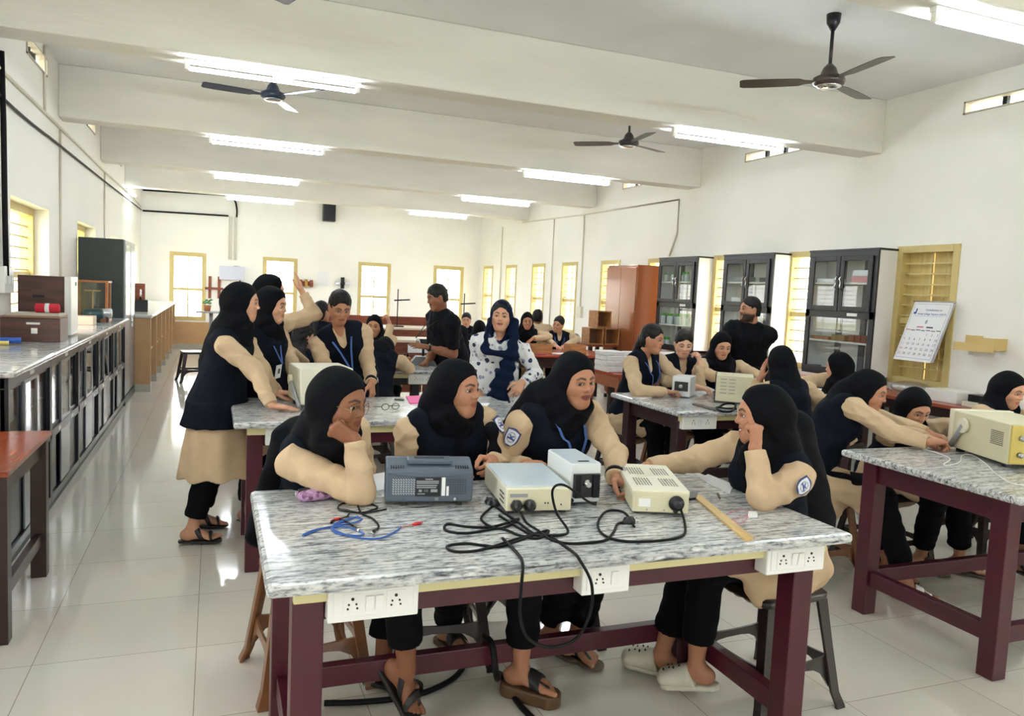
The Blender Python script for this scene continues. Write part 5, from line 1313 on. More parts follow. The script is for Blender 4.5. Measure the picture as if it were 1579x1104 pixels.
def sandal(F, k, style, parent, h=.006):
    """sole under the foot and straps over it"""
    plat = {'flat': .016, 'wedge': .05, 'slim': .012, 'clog': .02, 'toe': .014, 'white': .014}[style]
    S = Shape(); zt = -.077 * k
    S.u(ecap(F.p(0, -.045 * k, zt - plat / 2), F.p(0, .05 * k, zt - plat / 2), (.034 * k, .2), (.036 * k, .2), F.d(1, 0, 0)), 0)
    S.u(ecap(F.p(0, .05 * k, zt - plat / 2), F.p(.002, .115 * k, zt - plat / 2), (.036 * k, .2), (.05 * k, .2), F.d(1, 0, 0)), .03)
    S.cut(F.d(0, 0, 1), F.p(0, 0, zt)); S.cut(F.d(0, 0, -1), F.p(0, 0, zt - plat))
    ms = {'flat': M_sole, 'wedge': mat('wedge_sole', (92, 66, 42), .5), 'slim': M_sole, 'clog': mat('clog_foam', (202, 198, 180), .6, var=.05), 'toe': mat('green_sole', (92, 78, 62), .6), 'white': M_sole}[style]
    o = nmesh('sandal', [S.mesh(h)], ms, parent)
    mst = {'toe': mat('green_strap', (58, 72, 62), .5), 'white': M_white}.get(style, M_strap)
    if style == 'clog':
        T = Shape(); T.u(ecap(F.p(0, .02 * k, -.05 * k), F.p(.002, .132 * k, -.058 * k), (.05 * k, .052 * k), (.058 * k, .036 * k), F.d(1, 0, 0)), 0)
        T.cut(F.d(0, 0, -1), F.p(0, 0, zt - .004)); T.cut(F.d(0, -1, .35), F.p(0, .03 * k, 0), .01)
        T.u(ecap(F.p(-.052 * k, .035 * k, -.05 * k), F.p(.052 * k, .035 * k, -.05 * k), (.006, .012), (.006, .012), F.d(0, 0, 1)), .004)
        up = nmesh('clog_upper', [T.mesh(.004)], ms, o)
        for i in range(4):
            for s in (-1, 1):
                mb = MB()
                a = F.p(s * (.016 + .008 * (i % 2)) * k, (.065 + .022 * i) * k, -.004 - .005 * i); b = F.p(s * (.017 + .008 * (i % 2)) * k, (.067 + .022 * i) * k, -.022 - .005 * i)
                mb.tube([a - np.asarray(parent.location), b - np.asarray(parent.location)], .0036, 0, 8); mb.build('vent_hole', M_hole, up)
        return
    for y0, y1, tilt in {'flat': ((.01, .04, .9), (.075, .1, .3)), 'wedge': ((.045, .085, .25),), 'slim': ((.02, .05, .5), (.09, .105, .2)), 'toe': ((.03, .065, .3),), 'white': ((.05, .085, .3),)}[style]:
        T = Shape(); foot_shape(T, F.o, F.A[:, 1], F.A[:, 2], 1)
        T.u(ecap(F.p(0, -.01 * k, -.03 * k), F.p(0, .12 * k, -.06 * k), (.036 * k, .046 * k), (.047 * k, .024 * k), F.d(1, 0, 0)), .01)
        T.cut(F.d(0, 1, tilt), F.p(0, y1 * k, -.03)); T.cut(F.d(0, -1, -tilt), F.p(0, y0 * k, -.03)); T.cut(F.d(0, 0, -1), F.p(0, 0, zt - .006))
        nmesh('strap', [T.mesh(.005)], mst, o)
    if style in ('toe', 'wedge', 'flat', 'white'):
        T = Shape(); T.u(cap(F.p(-.018 * k, .075 * k, -.035 * k), F.p(-.018 * k, .118 * k, -.052 * k), .007), 0); T.u(cap(F.p(-.018 * k, .118 * k, -.052 * k), F.p(-.018 * k, .122 * k, -.075 * k), .006), .006)
        nmesh('toe_post', [T.mesh(.004)], mst, o)

def wrinkle(a, lam, seed=0, crease=False):
    rs = np.random.RandomState(seed); D = [unit(rs.randn(3)) * 2 * PI / (lam * (.7 + .8 * rs.rand())) for _ in range(4)]; ph = rs.rand(4) * 6
    def fn(x, y, z):
        o = 0
        for d, p in zip(D, ph):
            w = x * d[0] + y * d[1] + z * d[2] + p; w = w + 1.3 * np.sin(.37 * w + p); o = o + (1.6 * np.abs(np.sin(.5 * w)) - 1. if crease else np.sin(w))
        return a * o * .5
    return fn
def shield(fr, w, h, parent, R=.07):
    """embroidered shoulder patch, bent round the sleeve; fr: x across, y out of the sleeve, z up"""
    n, m = 26, 30; vs = []; cs = []; fs = []
    for i in range(m):
        for j in range(n):
            u = -1 + 2 * j / (n - 1); v = -1 + 2 * i / (m - 1)
            edge = 1. if v > -.1 else math.sqrt(max(0, 1 - ((v + .1) / .9) ** 2)) * .8 + .2 * (1 + v)
            uu = u * max(edge, .04); a = uu * w / 2 / R
            vs.append(fr.p(math.sin(a) * R, (math.cos(a) - 1) * R + .004, v * h / 2 + (.06 * h * math.cos(uu * PI) if v > .85 else 0)))
            r = math.hypot(uu, v - .05); c = V(.72, .74, .78)
            if abs(u) > .82 or abs(v) > .86: c = V(.03, .06, .2)
            elif .5 < r < .58 or (abs(v + .12) < .1 and abs(uu) < .55): c = V(.06, .1, .26)
            elif r < .42 and (abs(v - .1 - .6 * uu) < .1 or abs(v - .1 + .6 * uu) < .1): c = V(.08, .12, .3)
            cs.append(c)
    for i in range(m - 1):
        for j in range(n - 1): fs.append((i * n + j, i * n + j + 1, (i + 1) * n + j + 1, (i + 1) * n + j))
    o = nmesh('shoulder_badge', [(np.array(vs), np.array(fs))], M_badge, parent, cols=np.array(cs))
    md = o.modifiers.new('thick', 'SOLIDIFY'); md.thickness = .003
    return o
def ik(S, W, l1, l2, pole):
    S = np.asarray(S, float); W = np.asarray(W, float); d = W - S; L = np.linalg.norm(d)
    L = min(L, (l1 + l2) * .995); u = unit(d); a = (l1 * l1 - l2 * l2 + L * L) / (2 * L); h = math.sqrt(max(l1 * l1 - a * a, 0))
    p = np.asarray(pole, float); p = unit(p - u * np.dot(p, u))
    return S + u * a + p * h, S + u * L

def person(label, hc, look, hip, face, wear='hijab', skin='m', pose='sit', arms=None, legs=None, det=1., smile=0., roll=0., gaze=(0, 0),
           outfit='uniform', man=False, beard=0., nk=None, twist=0., badge='', lanyard=False, card=False, glasses=False, hair='tail', feet=True,
           extra=None, watch=None, group=None, drape=1., vestlen=.3, vestw=(.225, .19), skirt=None, sandals='flat', vneck=False, tw=1., opening=1.):
    hc = np.asarray(hc, float); hip = np.asarray(hip, float); f2 = unit(V(face[0], face[1], 0))
    look = unit(np.asarray(look, float)); H = head_frame(hc, look, roll, .97 if man else .915); kk = H.k; skc = SK[skin]
    Nk = np.asarray(nk, float) if nk is not None else hc - UP * (.118 if pose == 'sit' else .15) - V(look[0], look[1], 0) * .045 + (hip - hc) * V(.08, .08, 0)
    u = unit(Nk - hip); s = unit(np.cross(f2, u)); g = np.cross(u, s)
    L = np.linalg.norm(Nk - hip)
    ct, st = math.cos(twist), math.sin(twist); s2 = ct * s + st * g; g2 = np.cross(u, s2)
    sw = (.185 if man else .152) * tw
    sh = {'R': Nk - .05 * u + s2 * sw, 'L': Nk - .05 * u - s2 * sw}
    p0 = hip; p1 = hip + .4 * L * u; p2 = hip + .76 * L * u; p3 = Nk - .02 * u
    B = 1.12 if man else 1.
    # ---- arms
    A = {}
    arms = arms or {}
    for k, sg in (('R', 1), ('L', -1)):
        a = dict(arms.get(k, {}))
        wr = a.get('wr', hip + f2 * .28 + s * sg * .12 + UP * .12)
        if 'el' in a: el = np.asarray(a['el'], float); wr = np.asarray(wr, float)
        else: el, wr = ik(sh[k], wr, .28 * B, .245 * B, a.get('pole', s * sg * .6 - UP * .8 - f2 * .3))
        d = a.get('hd', wr - el); A[k] = dict(el=el, wr=wr, hd=unit(np.asarray(d, float)), pn=np.asarray(a.get('pn', -UP), float), g=a.get('g', 'relax'), side=sg, show=a.get('show', True))
    # ---- legs
    G = {}
    for k, sg in (('R', 1), ('L', -1)):
        a = dict((legs or {}).get(k, {})); hj = hip + s * sg * .085
        if pose == 'sit':
            kn = np.asarray(a.get('kn', hj + f2 * .4 + s * sg * .04 + UP * (.5 - hj[2] + .02)), float); an = np.asarray(a.get('an', V(kn[0], kn[1], .085) + f2 * .02), float)
        else:
            an = np.asarray(a.get('an', V(hip[0], hip[1], .085) + s * sg * .09), float); kn = np.asarray(a.get('kn', (hj + an) / 2 + f2 * .03), float)
        ft = unit(np.asarray(a.get('ft', f2), float)); fu = UP - ft * ft[2]
        G[k] = dict(hj=hj, kn=kn, an=an, ft=ft, fu=fu, side=sg, style=a.get('style', sandals))
    base = V(hip[0], hip[1], 0)
    # ---- the body: one mesh
    parts = []; cols = []
    hs = head_shape(H, smile, man); nb = Nk - .02 * u
    hs.u(cap(H.p(0, -.022, -.05), nb, .0445 * B * B, .049 * B), .03)
    hv = hs.mesh(.003 * det); parts.append(hv); cols.append(head_colors(hv[0], H, skc, smile, beard, man, (extra or {}).get('lips')))
    hands = {}
    short = outfit in ('shirt',)
    for k, a in A.items():
        if not a['show']: continue
        S = Shape(); fa = a['wr'] - a['el']
        st0 = a['el'] if short else a['el'] + .55 * fa
        if short: S.u(cap(sh[k] + (a['el'] - sh[k]) * .55, a['el'], .046 * B, .042 * B), .01); S.u(cap(a['el'], a['el'] + .5 * fa, .041 * B, .037 * B), .02)
        S.u(ecap(st0, a['wr'], (.034 * B, .031 * B), (.026 * B, .021 * B), np.cross(a['pn'], a['hd'])), .01)
        hands[k] = hand_shape(S, a['wr'], a['hd'], a['pn'], a['side'], a['g'], .95 * (1.08 if man else 1))
        v = S.mesh(.0035 * det); parts.append(v); cols.append(np.tile(np.array(skc), (len(v[0]), 1)))
    FF = {}
    if feet:
        for k, a in G.items():
            S = Shape(); S.u(cap(a['an'] + .55 * (a['kn'] - a['an']), a['an'], .046, .031), 0)
            FF[k] = foot_shape(S, a['an'], a['ft'], a['fu'], a['side'])
            v = S.mesh(.005 * det); parts.append(v); cols.append(np.tile(np.array(skc) * .92, (len(v[0]), 1)))
    S = Shape(); S.u(ecap(p0, p2, (.12, .08), (.115, .075), s2), 0); S.u(cap(p2, nb, .07, .045), .05); S.u(cap(sh['R'] - s2 * .05, sh['L'] + s2 * .05, .034), .04)
    for k, a in A.items(): S.u(cap(sh[k] + .05 * unit(a['el'] - sh[k]) + s2 * a['side'] * .008, a['el'], .032, .031), .02); S.u(cap(a['el'], a['el'] + .7 * (a['wr'] - a['el']), .032, .025), .01)
    for k, a in G.items(): S.u(cap(a['hj'], a['kn'], .065, .045), .03); S.u(cap(a['kn'], a['an'], .044, .03), .01)
    v = S.mesh(.013); parts.append(v); cols.append(np.tile(np.array(skc), (len(v[0]), 1)))
    body = nmesh('person', parts, M_skin, None, base, np.concatenate(cols)); tag(body, label, 'person', group)
    if det < 1.9: eyes(H, body, gaze)
    # ---- clothes
    e = .0
    def torso(S, e, low=True, k=.05):
        w_ = 1. if man else .92
        S.u(ecap(p0, p1, ((.172 * w_ + e) * B, (.13 + e) * B), ((.135 * w_ + e) * B, (.1 + e) * B), s), 0)
        S.u(ecap(p1, p2, ((.135 * w_ + e) * B, (.1 + e) * B), ((.142 * w_ + e) * B, (.108 + e) * B), s2), k)
        S.u(ecap(p2, p3, ((.138 * w_ + e) * B, (.1 + e) * B), ((.065 + e) * B, (.055 + e)), s2), k)
        if not man:
            for q in (-1, 1): S.u(ell((0, 0, 0), (.068 + e, .06 + e, .07 + e), Fr(p2 - .03 * u + g2 * .06 + s2 * q * .068, s2, g2, u)), .05)
        S.u(cap(sh['R'] - s2 * .04, sh['L'] + s2 * .04, (.05 + e) * B), .05)
    def sleeves(S, cut=True, r0=.06, short=False):
        for k, a in A.items():
            S.u(cap(sh[k] + .03 * unit(a['el'] - sh[k]) + s2 * a['side'] * .012, a['el'], r0 * B, .049 * B), .03)
            if not short:
                w = a['wr'] - .012 * unit(a['wr'] - a['el'])
                S.u(ecap(a['el'], w, (.049 * B, .048 * B), (.039 * B, .036 * B), np.cross(unit(w - a['el']), UP + .01 * s)), .018)
    hsz = .0062 * det
    pb = {}
    m_tun, m_vest, m_tr = M_tunic, M_vest, M_trous
    if outfit == 'uniform' or outfit == 'kurta':
        m_t = M_tunic if outfit == 'uniform' else MATS['floral_cloth']
        S = Shape(); torso(S, -.004 if outfit == 'uniform' else .004); sleeves(S)
        S.disp(wrinkle(.0062, .075, int(abs(hc[0]) * 1000) % 97, True))
        for k, a in A.items():   # clean cuff
            d = unit(a['wr'] - a['el']); S.s(ecap(a['wr'] - .006 * d, a['wr'] + .03 * d, (.06, .06), (.06, .06), s if abs(np.dot(s, d)) < .9 else UP, True), .002)
        if vneck or outfit == 'kurta': S.s(cap(Nk + .03 * u + g2 * .03, p2 + .05 * u + g2 * .16, .035, .03), .02)
        mesh_t = [S.mesh(hsz)]
        if skirt is not None or pose == 'stand':
            K = Shape()
            if pose == 'stand':
                zb = (skirt or dict(z=.5))['z']; ax = V(hip[0], hip[1], zb) + np.asarray((skirt or {}).get('off', (0, 0, 0)), float)
                wd = (skirt or {}).get('w', (.24, .18))
                K.u(ecap(p0 + (.09 if outfit == 'kurta' else 0.) * u, ax, (.178, .142), wd, s, True), 0); 
                FRs = Fr(ax, s, f2, UP)
                K.disp(lambda x, y, z: .008 * np.sin(9 * np.arctan2((y - ax[1]), (x - ax[0]))) * np.clip((hip[2] - z) / .3, 0, 1))
            else:
                for k, a in G.items():
                    K.u(ecap(a['hj'], a['hj'] + .8 * (a['kn'] - a['hj']), (.11, .085), (.09, .07), s), .08)
                    K.u(ecap(a['hj'] - UP * .0, a['hj'] + .3 * (a['kn'] - a['hj']) + UP * (-.16), (.1, .1), (.08, .03), s), .06)
                if 'drop' in skirt:
                    for (q0, q1, w0, w1) in skirt['drop']: K.u(ecap(np.asarray(q0, float), np.asarray(q1, float), w0, w1, skirt.get('side', s), False), .05)
                K.disp(wrinkle(.005, .09, 5))
            mesh_t.append(K.mesh(hsz * 1.2))
        pb['tunic'] = nmesh('tunic' if outfit == 'uniform' else 'kurta', mesh_t, m_t, body)
    if outfit == 'uniform':
        S = Shape(); torso(S, .009); S.u(cap(sh['R'] - s2 * .062, sh['L'] + s2 * .062, .062 * B), .04)
        if pose == 'stand':
            S.u(ecap(p0 + .17 * u, p0, (.155, .12), (.2, .165), s), .05); S.u(ecap(p0 + .0 * u, p0 - UP * vestlen, (.2, .165), vestw, s, True), .03)
        else:
            S.u(ecap(p0, p0 - UP * .05, (.185, .15), (.19, .16), s), .05)
        if vneck: S.s(cap(Nk + .04 * u + g2 * .02, p2 + .0 * u + g2 * .15, .042, .02), .012)
        S.disp(wrinkle(.0016, .1, 3))
        if pose == 'sit': S.cut(V(0, 0, -1), V(0, 0, hip[2] - .1))
        pb['vest'] = nmesh('vest', [S.mesh(hsz)], m_vest, body)
    if outfit == 'shirt':
        S = Shape(); torso(S, .014)
        for k, a in A.items():
            m = sh[k] + (a['el'] - sh[k]) * (.82 if a.get('show') else .8)
            if extra and extra.get('long'): m = a['el']
            S.u(ecap(sh[k] - s2 * a['side'] * .01, m, (.07, .07), (.062, .06), np.cross(unit(m - sh[k]), UP + .01 * s), True), .03)
            S.u(cap(sh[k] - s2 * a['side'] * .01, sh[k] - s2 * a['side'] * .01, .068), .03)
            if extra and extra.get('long'): S.u(cap(a['el'], a['wr'], .055, .042), .02)
        S.u(ecap(p0 + .05 * u, p0 - UP * .06, (.175, .135), (.18, .14), s, True), .03)
        S.disp(wrinkle(.004, .08, 8))
        ms_ = M_tunic if extra and extra.get('beige') else MATS['black_shirt']; pb['shirt'] = nmesh('shirt', [S.mesh(hsz)], ms_, body)
        C = Shape(); C.u(ecap(Nk - .035 * u, Nk + .03 * u + g2 * .008, (.075, .07), (.064, .062), s2, True), 0); C.s(ecap(Nk - .1 * u, Nk + .1 * u, (.056, .054), (.056, .054), s2, True), 0); C.s(cap(Nk + g2 * .07, Nk + g2 * .1 - .03 * u, .022), .004)
        nmesh('collar', [C.mesh(.005)], ms_, pb['shirt'])
    # trousers
    S = Shape()
    mt = {'uniform': M_trous, 'shirt': MATS.get('blue_jeans', M_trous), 'kurta': M_trous}[outfit]
    if extra and extra.get('trousers'): mt = extra['trousers']
    for k, a in G.items():
        an = a['an'] + (.1 if pose == 'sit' else .06) * unit(a['kn'] - a['an'])
        S.u(cap(a['hj'], a['kn'], .098 if pose == 'sit' else .086, .072), .05); S.u(cap(a['kn'], an, .07, .062), .03)
        S.cut(unit(a['an'] - a['kn']), an + 0 * UP) if False else None
    S.u(ecap(p0 + (.03 if outfit != 'kurta' else -.04) * u, p0 - UP * .06, (.14, .105), (.14, .105), s), .05)
    S.disp(wrinkle(.003, .09, 21))
    for k, a in G.items():
        d = unit(a['an'] - a['kn']); an = a['an'] - (.1 if pose == 'sit' else .06) * d
        S.s(ecap(an, an + .12 * d, (.11, .11), (.11, .11), s, True), 0)
    pb['trousers'] = nmesh('trousers', [S.mesh(hsz * 1.3)], mt, body)
    if feet:
        for k, F in FF.items(): sandal(Fr(F.o, F.A[:, 0], F.A[:, 1], F.A[:, 2]), 1., G[k]['style'], body, .005 * max(det, 1))
    # ---- head cover
    if wear in ('hijab', 'scarf'):
        S = Shape()
        S.u(ell((0, -.016, .028), (.087, .108, .108), H), 0)
        S.u(cap(H.p(0, -.03, -.03), H.p(0, -.035, -.12) * .6 + .4 * (Nk + .03 * u), .086 * kk, .07), .045)
        S.u(ell((0, -.082, -.005), (.06, .05, .06), H), .05)
        if wear == 'hijab':
            S.u(ell((0, .018, -.125), (.07, .06, .055), H), .05)
            ch = p2 + .07 * u + g2 * .045
            S.u(ecap(H.p(0, .0, -.13), ch, (.078, .07), (.1 * drape, .082), s2), .05)
            if drape > .6:
                S.u(ecap(Nk + .0 * u, p2 - .05 * u + g2 * .05, (.088, .074), (.1 * drape, .09), s2), .05)
                S.u(ecap(Nk + .02 * u - g2 * .01, p2 - .02 * u - g2 * .055, (.095, .072), (.115 * drape, .068), s2), .05)
        else:
            S.u(ecap(Nk + .03 * u, p2 + .08 * u - g2 * .04, (.1, .08), (.13, .07), s2), .05)
        if extra and 'drapes' in extra:
            for q0, q1, w0, w1, sd in extra['drapes']: S.u(ecap(np.asarray(q0, float), np.asarray(q1, float), w0, w1, sd), extra.get('dk', .045))
        o = opening
        S.disp(lambda x, y, z: (lambda zz, xx, yy: (.0034 * np.sin(78 * (zz + .55 * np.abs(xx) - .35 * yy) + 3 * np.sin(9 * xx + 4 * yy)) * np.clip((-.045 - zz) / .05, 0, 1) * np.clip((yy + .12) / .1, .25, 1)
               + .002 * np.sin(60 * (yy * .8 - zz * .6) + 14 * xx)))(
            (x - hc[0]) * H.A[0, 2] + (y - hc[1]) * H.A[1, 2] + (z - hc[2]) * H.A[2, 2], (x - hc[0]) * H.A[0, 0] + (y - hc[1]) * H.A[1, 0] + (z - hc[2]) * H.A[2, 0], (x - hc[0]) * H.A[0, 1] + (y - hc[1]) * H.A[1, 1] + (z - hc[2]) * H.A[2, 1]))
        if wear == 'hijab': S.s(ecap(H.p(0, -.01, -.042), H.p(0, .18, -.05), (.053 * o * kk, .062 * kk), (.104 * o * kk, .1 * kk), H.d(1, 0, 0)), .012); S.s(ecap(H.p(0, -.01, -.002), H.p(0, .18, .0), (.046 * o * kk, .058 * kk), (.093 * o * kk, .08 * kk), H.d(1, 0, 0)), .012)
        else: S.s(ecap(H.p(0, -.02, -.05), H.p(0, .2, -.09), (.05 * kk, .125 * kk), (.105 * kk, .18 * kk), H.d(1, 0, 0)), .012)
        pb['hijab'] = nmesh('headscarf', [S.mesh(.0052 * det)], (extra or {}).get('scarf', M_hijab), body)
    if wear in ('hair', 'scarf'):
        S = Shape(); S.u(ell((0, -.013, .04), (.082, .102, .096), H), 0); S.u(ell((0, -.05, -.03), (.066, .055, .07), H), .04)
        S.s(ecap(H.p(0, .03, -.04), H.p(0, .2, -.045), (.061 * kk, .1 * kk), (.1 * kk, .128 * kk), H.d(1, 0, 0)), .008)
        for q in (-1, 1): S.s(ell((q * .078, .0, -.028), (.026, .024, .036), H), .008)
        if hair == 'tail': S.u(cap(H.p(0, -.1, -.02), Nk - g2 * .09 - .1 * u, .03, .035), .03); S.u(cap(Nk - g2 * .09 - .1 * u, p2 - g2 * .13 - .05 * u, .035, .02), .03)
        if hair == 'long':
            S.u(ecap(H.p(0, -.07, -.04), p2 - g2 * .12, (.075, .05), (.1, .05), s2), .05)
        if hair == 'bun': S.u(ell((0, -.105, -.02), (.04, .035, .04), H), .02)
        if hair == 'short':
            S.cut(H.d(0, .0, -1), H.p(0, 0, -.055))
        S.disp(wrinkle(.002 if hair != 'long' else .006, .03, 4))
        pb['hair'] = nmesh('hair', [S.mesh(.0048 * det)], M_hair, body)
    # ---- accessories
    for b in badge:
        a = A[b]; ax = unit(a['el'] - sh[b]); c = sh[b] + .085 * ax
        out = unit(s2 * a['side'] * .9 + np.asarray((extra or {}).get('badge_out', g2 * .3), float)); out = unit(out - ax * np.dot(out, ax))
        shield(Fr(c + out * .0685, np.cross(out, -ax), out, -ax), .062, .074, body, .068)
    bl = body.location
    if lanyard is not False:
        mb = MB(); lo_ = p2 - .16 * u + g2 * .165
        if lanyard is not True: lo_ = np.asarray(lanyard, float)
        exp_ = lanyard is not True
        for q in (-1, 1):
            pts = bezier([Nk - .02 * u + s2 * q * .066 + g2 * .09, Nk * .55 + lo_ * .45 + s2 * q * .036 + g2 * .045, lo_ + g2 * .02], 8) if exp_ else bezier([Nk + .0 * u + s2 * q * .075 - g2 * .02, Nk - .05 * u + s2 * q * .068 + g2 * .1, Nk - .1 * u + s2 * q * .058 + g2 * .142, p2 - .0 * u + s2 * q * .04 + g2 * .168, lo_], 6)
            for i in range(len(pts) - 1):
                a_, b_ = pts[i] - bl, pts[i + 1] - bl; w_ = s2 * .006
                mb.add([a_ - w_, a_ + w_, b_ + w_, b_ - w_, a_ - w_ + g2 * .003, a_ + w_ + g2 * .003, b_ + w_ + g2 * .003, b_ - w_ + g2 * .003], [(0, 1, 2, 3), (7, 6, 5, 4), (0, 3, 7, 4), (1, 5, 6, 2)])
        ly = mb.build('lanyard', (extra or {}).get('lany', M_lany), body)
        if card:
            c = lo_ - bl - .055 * u
            mb = MB(); X, Y, Z = s2 * .028, g2 * .003, u * .043
            mb.add([c + a_ * X + b_ * Y + d_ * Z for d_ in (-1, 1) for b_ in (-1, 1) for a_ in (-1, 1)], [(0, 2, 3, 1), (4, 5, 7, 6), (0, 1, 5, 4), (2, 6, 7, 3), (0, 4, 6, 2), (1, 3, 7, 5)])
            X, Z, c2 = s2 * .012, u * .016, c + g2 * .0045 + u * .004
            mb.add([c2 - X - Z, c2 + X - Z, c2 + X + Z, c2 - X + Z], [(0, 1, 2, 3)], 1)
            mb.build('id_card', [M_white, mat('photo_grey', (90, 92, 100), .5)], body)
    if glasses:
        mb = MB(); gl = MB()
        for q in (-1, 1):
            ring = [H.p(q * .033 + .0245 * math.cos(t_), .094 - .006 * (math.cos(t_) * q > 0) * abs(math.cos(t_)), -.004 + .022 * math.sin(t_)) - bl for t_ in np.linspace(0, 2 * PI, 25)]
            mb.tube(ring, .0013, 0, 6); gl.add(ring[:-1], [tuple(range(24))])
            mb.tube([H.p(q * .057, .09, 0) - bl, H.p(q * .074, .04, .004) - bl, H.p(q * .078, -.01, .0) - bl], .0013, 0, 6)
        mb.tube([H.p(-.009, .0965, .0) - bl, H.p(0, .1, .003) - bl, H.p(.009, .0965, .0) - bl], .0013, 0, 6)
        sp_ = mb.build('spectacles', mat('gold_wire', (190, 160, 120), .25, .9), body); gl.build('lens', M_lens, sp_)
    if watch:
        k, m = watch; a = A[k]; d = unit(a['wr'] - a['el']); sd = unit(np.cross(d, a['pn'])); c = a['wr'] - .022 * d
        on = 0 if not extra or not extra.get('watch_over') else .012
        mb = MB(); rings = []
        nn = np.cross(sd, d)
        for z_, q in ((-.01, 1.), (-.008, 1.06), (.008, 1.06), (.01, 1.)):
            rings.append([c + d * z_ + q * ((.031 * B + on) * math.cos(t_) * sd + (.026 * B + on) * math.sin(t_) * nn) - bl for t_ in np.linspace(0, 2 * PI, 20, False)])
        mb.loft(rings); w_ = mb.build('watch_strap', m, body)
        q = -unit(a['pn'] - d * np.dot(a['pn'], d)); cc = c + q * (.027 * B + on) - bl
        rings = [[cc + q * z_ + r_ * (math.cos(t_) * d + math.sin(t_) * sd) for t_ in np.linspace(0, 2 * PI, 18, False)] for r_, z_ in ((.016, 0), (.017, .004), (.015, .008))]
        mb = MB(); mb.loft(rings); mb.build('watch_case', (extra or {}).get('case', M_steel), w_)
    return dict(o=body, H=H, Nk=Nk, sh=sh, A=A, G=G, p=(p0, p1, p2, p3), s=s, g=g, s2=s2, g2=g2, u=u, f2=f2)
M_lens = mat_glass('spectacle_lens', (1, 1, 1), -.02)
mat('black_shirt', (15, 16, 20), .8, var=.08, vscale=10, bump=.15, bscale=50, spec=.12)
mat('blue_jeans', (42, 62, 98), .8, var=.15, vscale=20, bump=.2, bscale=160, spec=.2)
def mat_floral():
    m, nt, b = _nt('floral_cloth'); N = nt.nodes; L = nt.links
    tc = N.new('ShaderNodeTexCoord')
    def spots(scale, thr, col, prev):
        vo = N.new('ShaderNodeTexVoronoi'); vo.inputs['Scale'].default_value = scale
        L.new(tc.outputs['Object'], vo.inputs['Vector'])
        sx = N.new('ShaderNodeSeparateXYZ'); L.new(vo.outputs['Color'], sx.inputs[0])
        a = N.new('ShaderNodeMath'); a.operation = 'MULTIPLY_ADD'; a.inputs[1].default_value = .28; a.inputs[2].default_value = thr - .18; L.new(sx.outputs[0], a.inputs[0])
        lt = N.new('ShaderNodeMath'); lt.operation = 'LESS_THAN'; L.new(vo.outputs['Distance'], lt.inputs[0]); L.new(a.outputs[0], lt.inputs[1])
        mx = N.new('ShaderNodeMix'); mx.data_type = 'RGBA'; L.new(lt.outputs[0], mx.inputs['Factor'])
        if isinstance(prev, tuple): mx.inputs['A'].default_value = (*prev, 1)
        else: L.new(prev, mx.inputs['A'])
        mx.inputs['B'].default_value = (*col, 1); return mx.outputs['Result']
    o = spots(22, .3, srgb(150, 156, 176), srgb(226, 226, 226))
    o = spots(15, .3, srgb(44, 54, 92), o)
    L.new(o, b.inputs['Base Color']); b.inputs['Roughness'].default_value = .85
    MATS['floral_cloth'] = m; return m
mat_floral()
# ---------------------------------------------------------------- everyone in the hall
def LK(p, deg, pitch=0.):
    """direction turned deg from 'towards the room entrance' (where the photographer stands); positive = to the right"""
    d = -unit(V(p[0], p[1], 0)); r = V(-d[1], d[0], 0); a = math.radians(deg); q = math.radians(pitch)
    v = math.cos(a) * d + math.sin(a) * r
    return v * math.cos(q) + UP * math.sin(q)
M_blackrub = MATS['black_rubber']
# -- the four students at the nearest table
h = at_y(525, 621, 2.62)
person('student in a black headscarf and round wire spectacles resting her chin on her fist', h, LK(h, 54, -8), (.36, 3.0, .57), (.6, -.8), skin='d', det=.72, glasses=True, gaze=(.4, -.2), nk=(.37, 2.77, 1.03), opening=1.12,
       arms={'R': dict(el=at_z(557, 758, .868), wr=at_y(546, 677, 2.53), hd=V(-.85, .08, .45), pn=V(.3, .85, .45), g='fist'), 'L': dict(el=V(.56, 2.95, .76), wr=V(.5, 2.76, .64), g='relax')},
       legs={'R': dict(kn=V(.62, 2.56, .58), an=V(.655, 2.555, .2), ft=V(.5, -.5, -.75), style='flat'), 'L': dict(kn=V(.68, 2.9, .53), an=at_z(590, 1020, .1), ft=V(.8, -.5, 0), style='flat')}, skirt={},
       extra={'drapes': [((.30, 2.9, 1.0), (.26, 3.06, .62), (.13, .06), (.17, .09), (.7, .7, 0))]})
h = at_y(706, 600, 2.93)
person('student in a black headscarf looking right, second from the left at the front table', h, LK(h, 57, -1), (.95, 3.02, .57), (.12, -1), skin='m', det=.72, opening=1.1, nk=h + V(-.035, .06, -.085), badge='L', gaze=(.5, .2),
       arms={'R': dict(el=V(.75, 2.97, .8), wr=V(.82, 2.74, .87)), 'L': dict(el=V(1.12, 2.93, .85), wr=V(1.01, 2.74, .9), hd=V(-.3, -.9, -.1), g='half', pn=V(-.8, .2, -.5))},
       legs={'R': dict(kn=V(.84, 2.64, .54), an=at_z(690, 962, .1), ft=V(.3, -.9, 0), style='wedge'), 'L': dict(kn=V(1.1, 2.57, .54), an=at_z(803, 1026, .13), ft=V(.7, -.65, 0), style='wedge')}, skirt={},
       extra={'drapes': [(at_y(755, 636, 2.86), at_y(763, 705, 2.8), (.03, .024), (.022, .014), (1, 0, 0))], 'dk': .02, 'badge_out': (-.1, -1, 0)})
h = at_y(887, 587, 2.88)
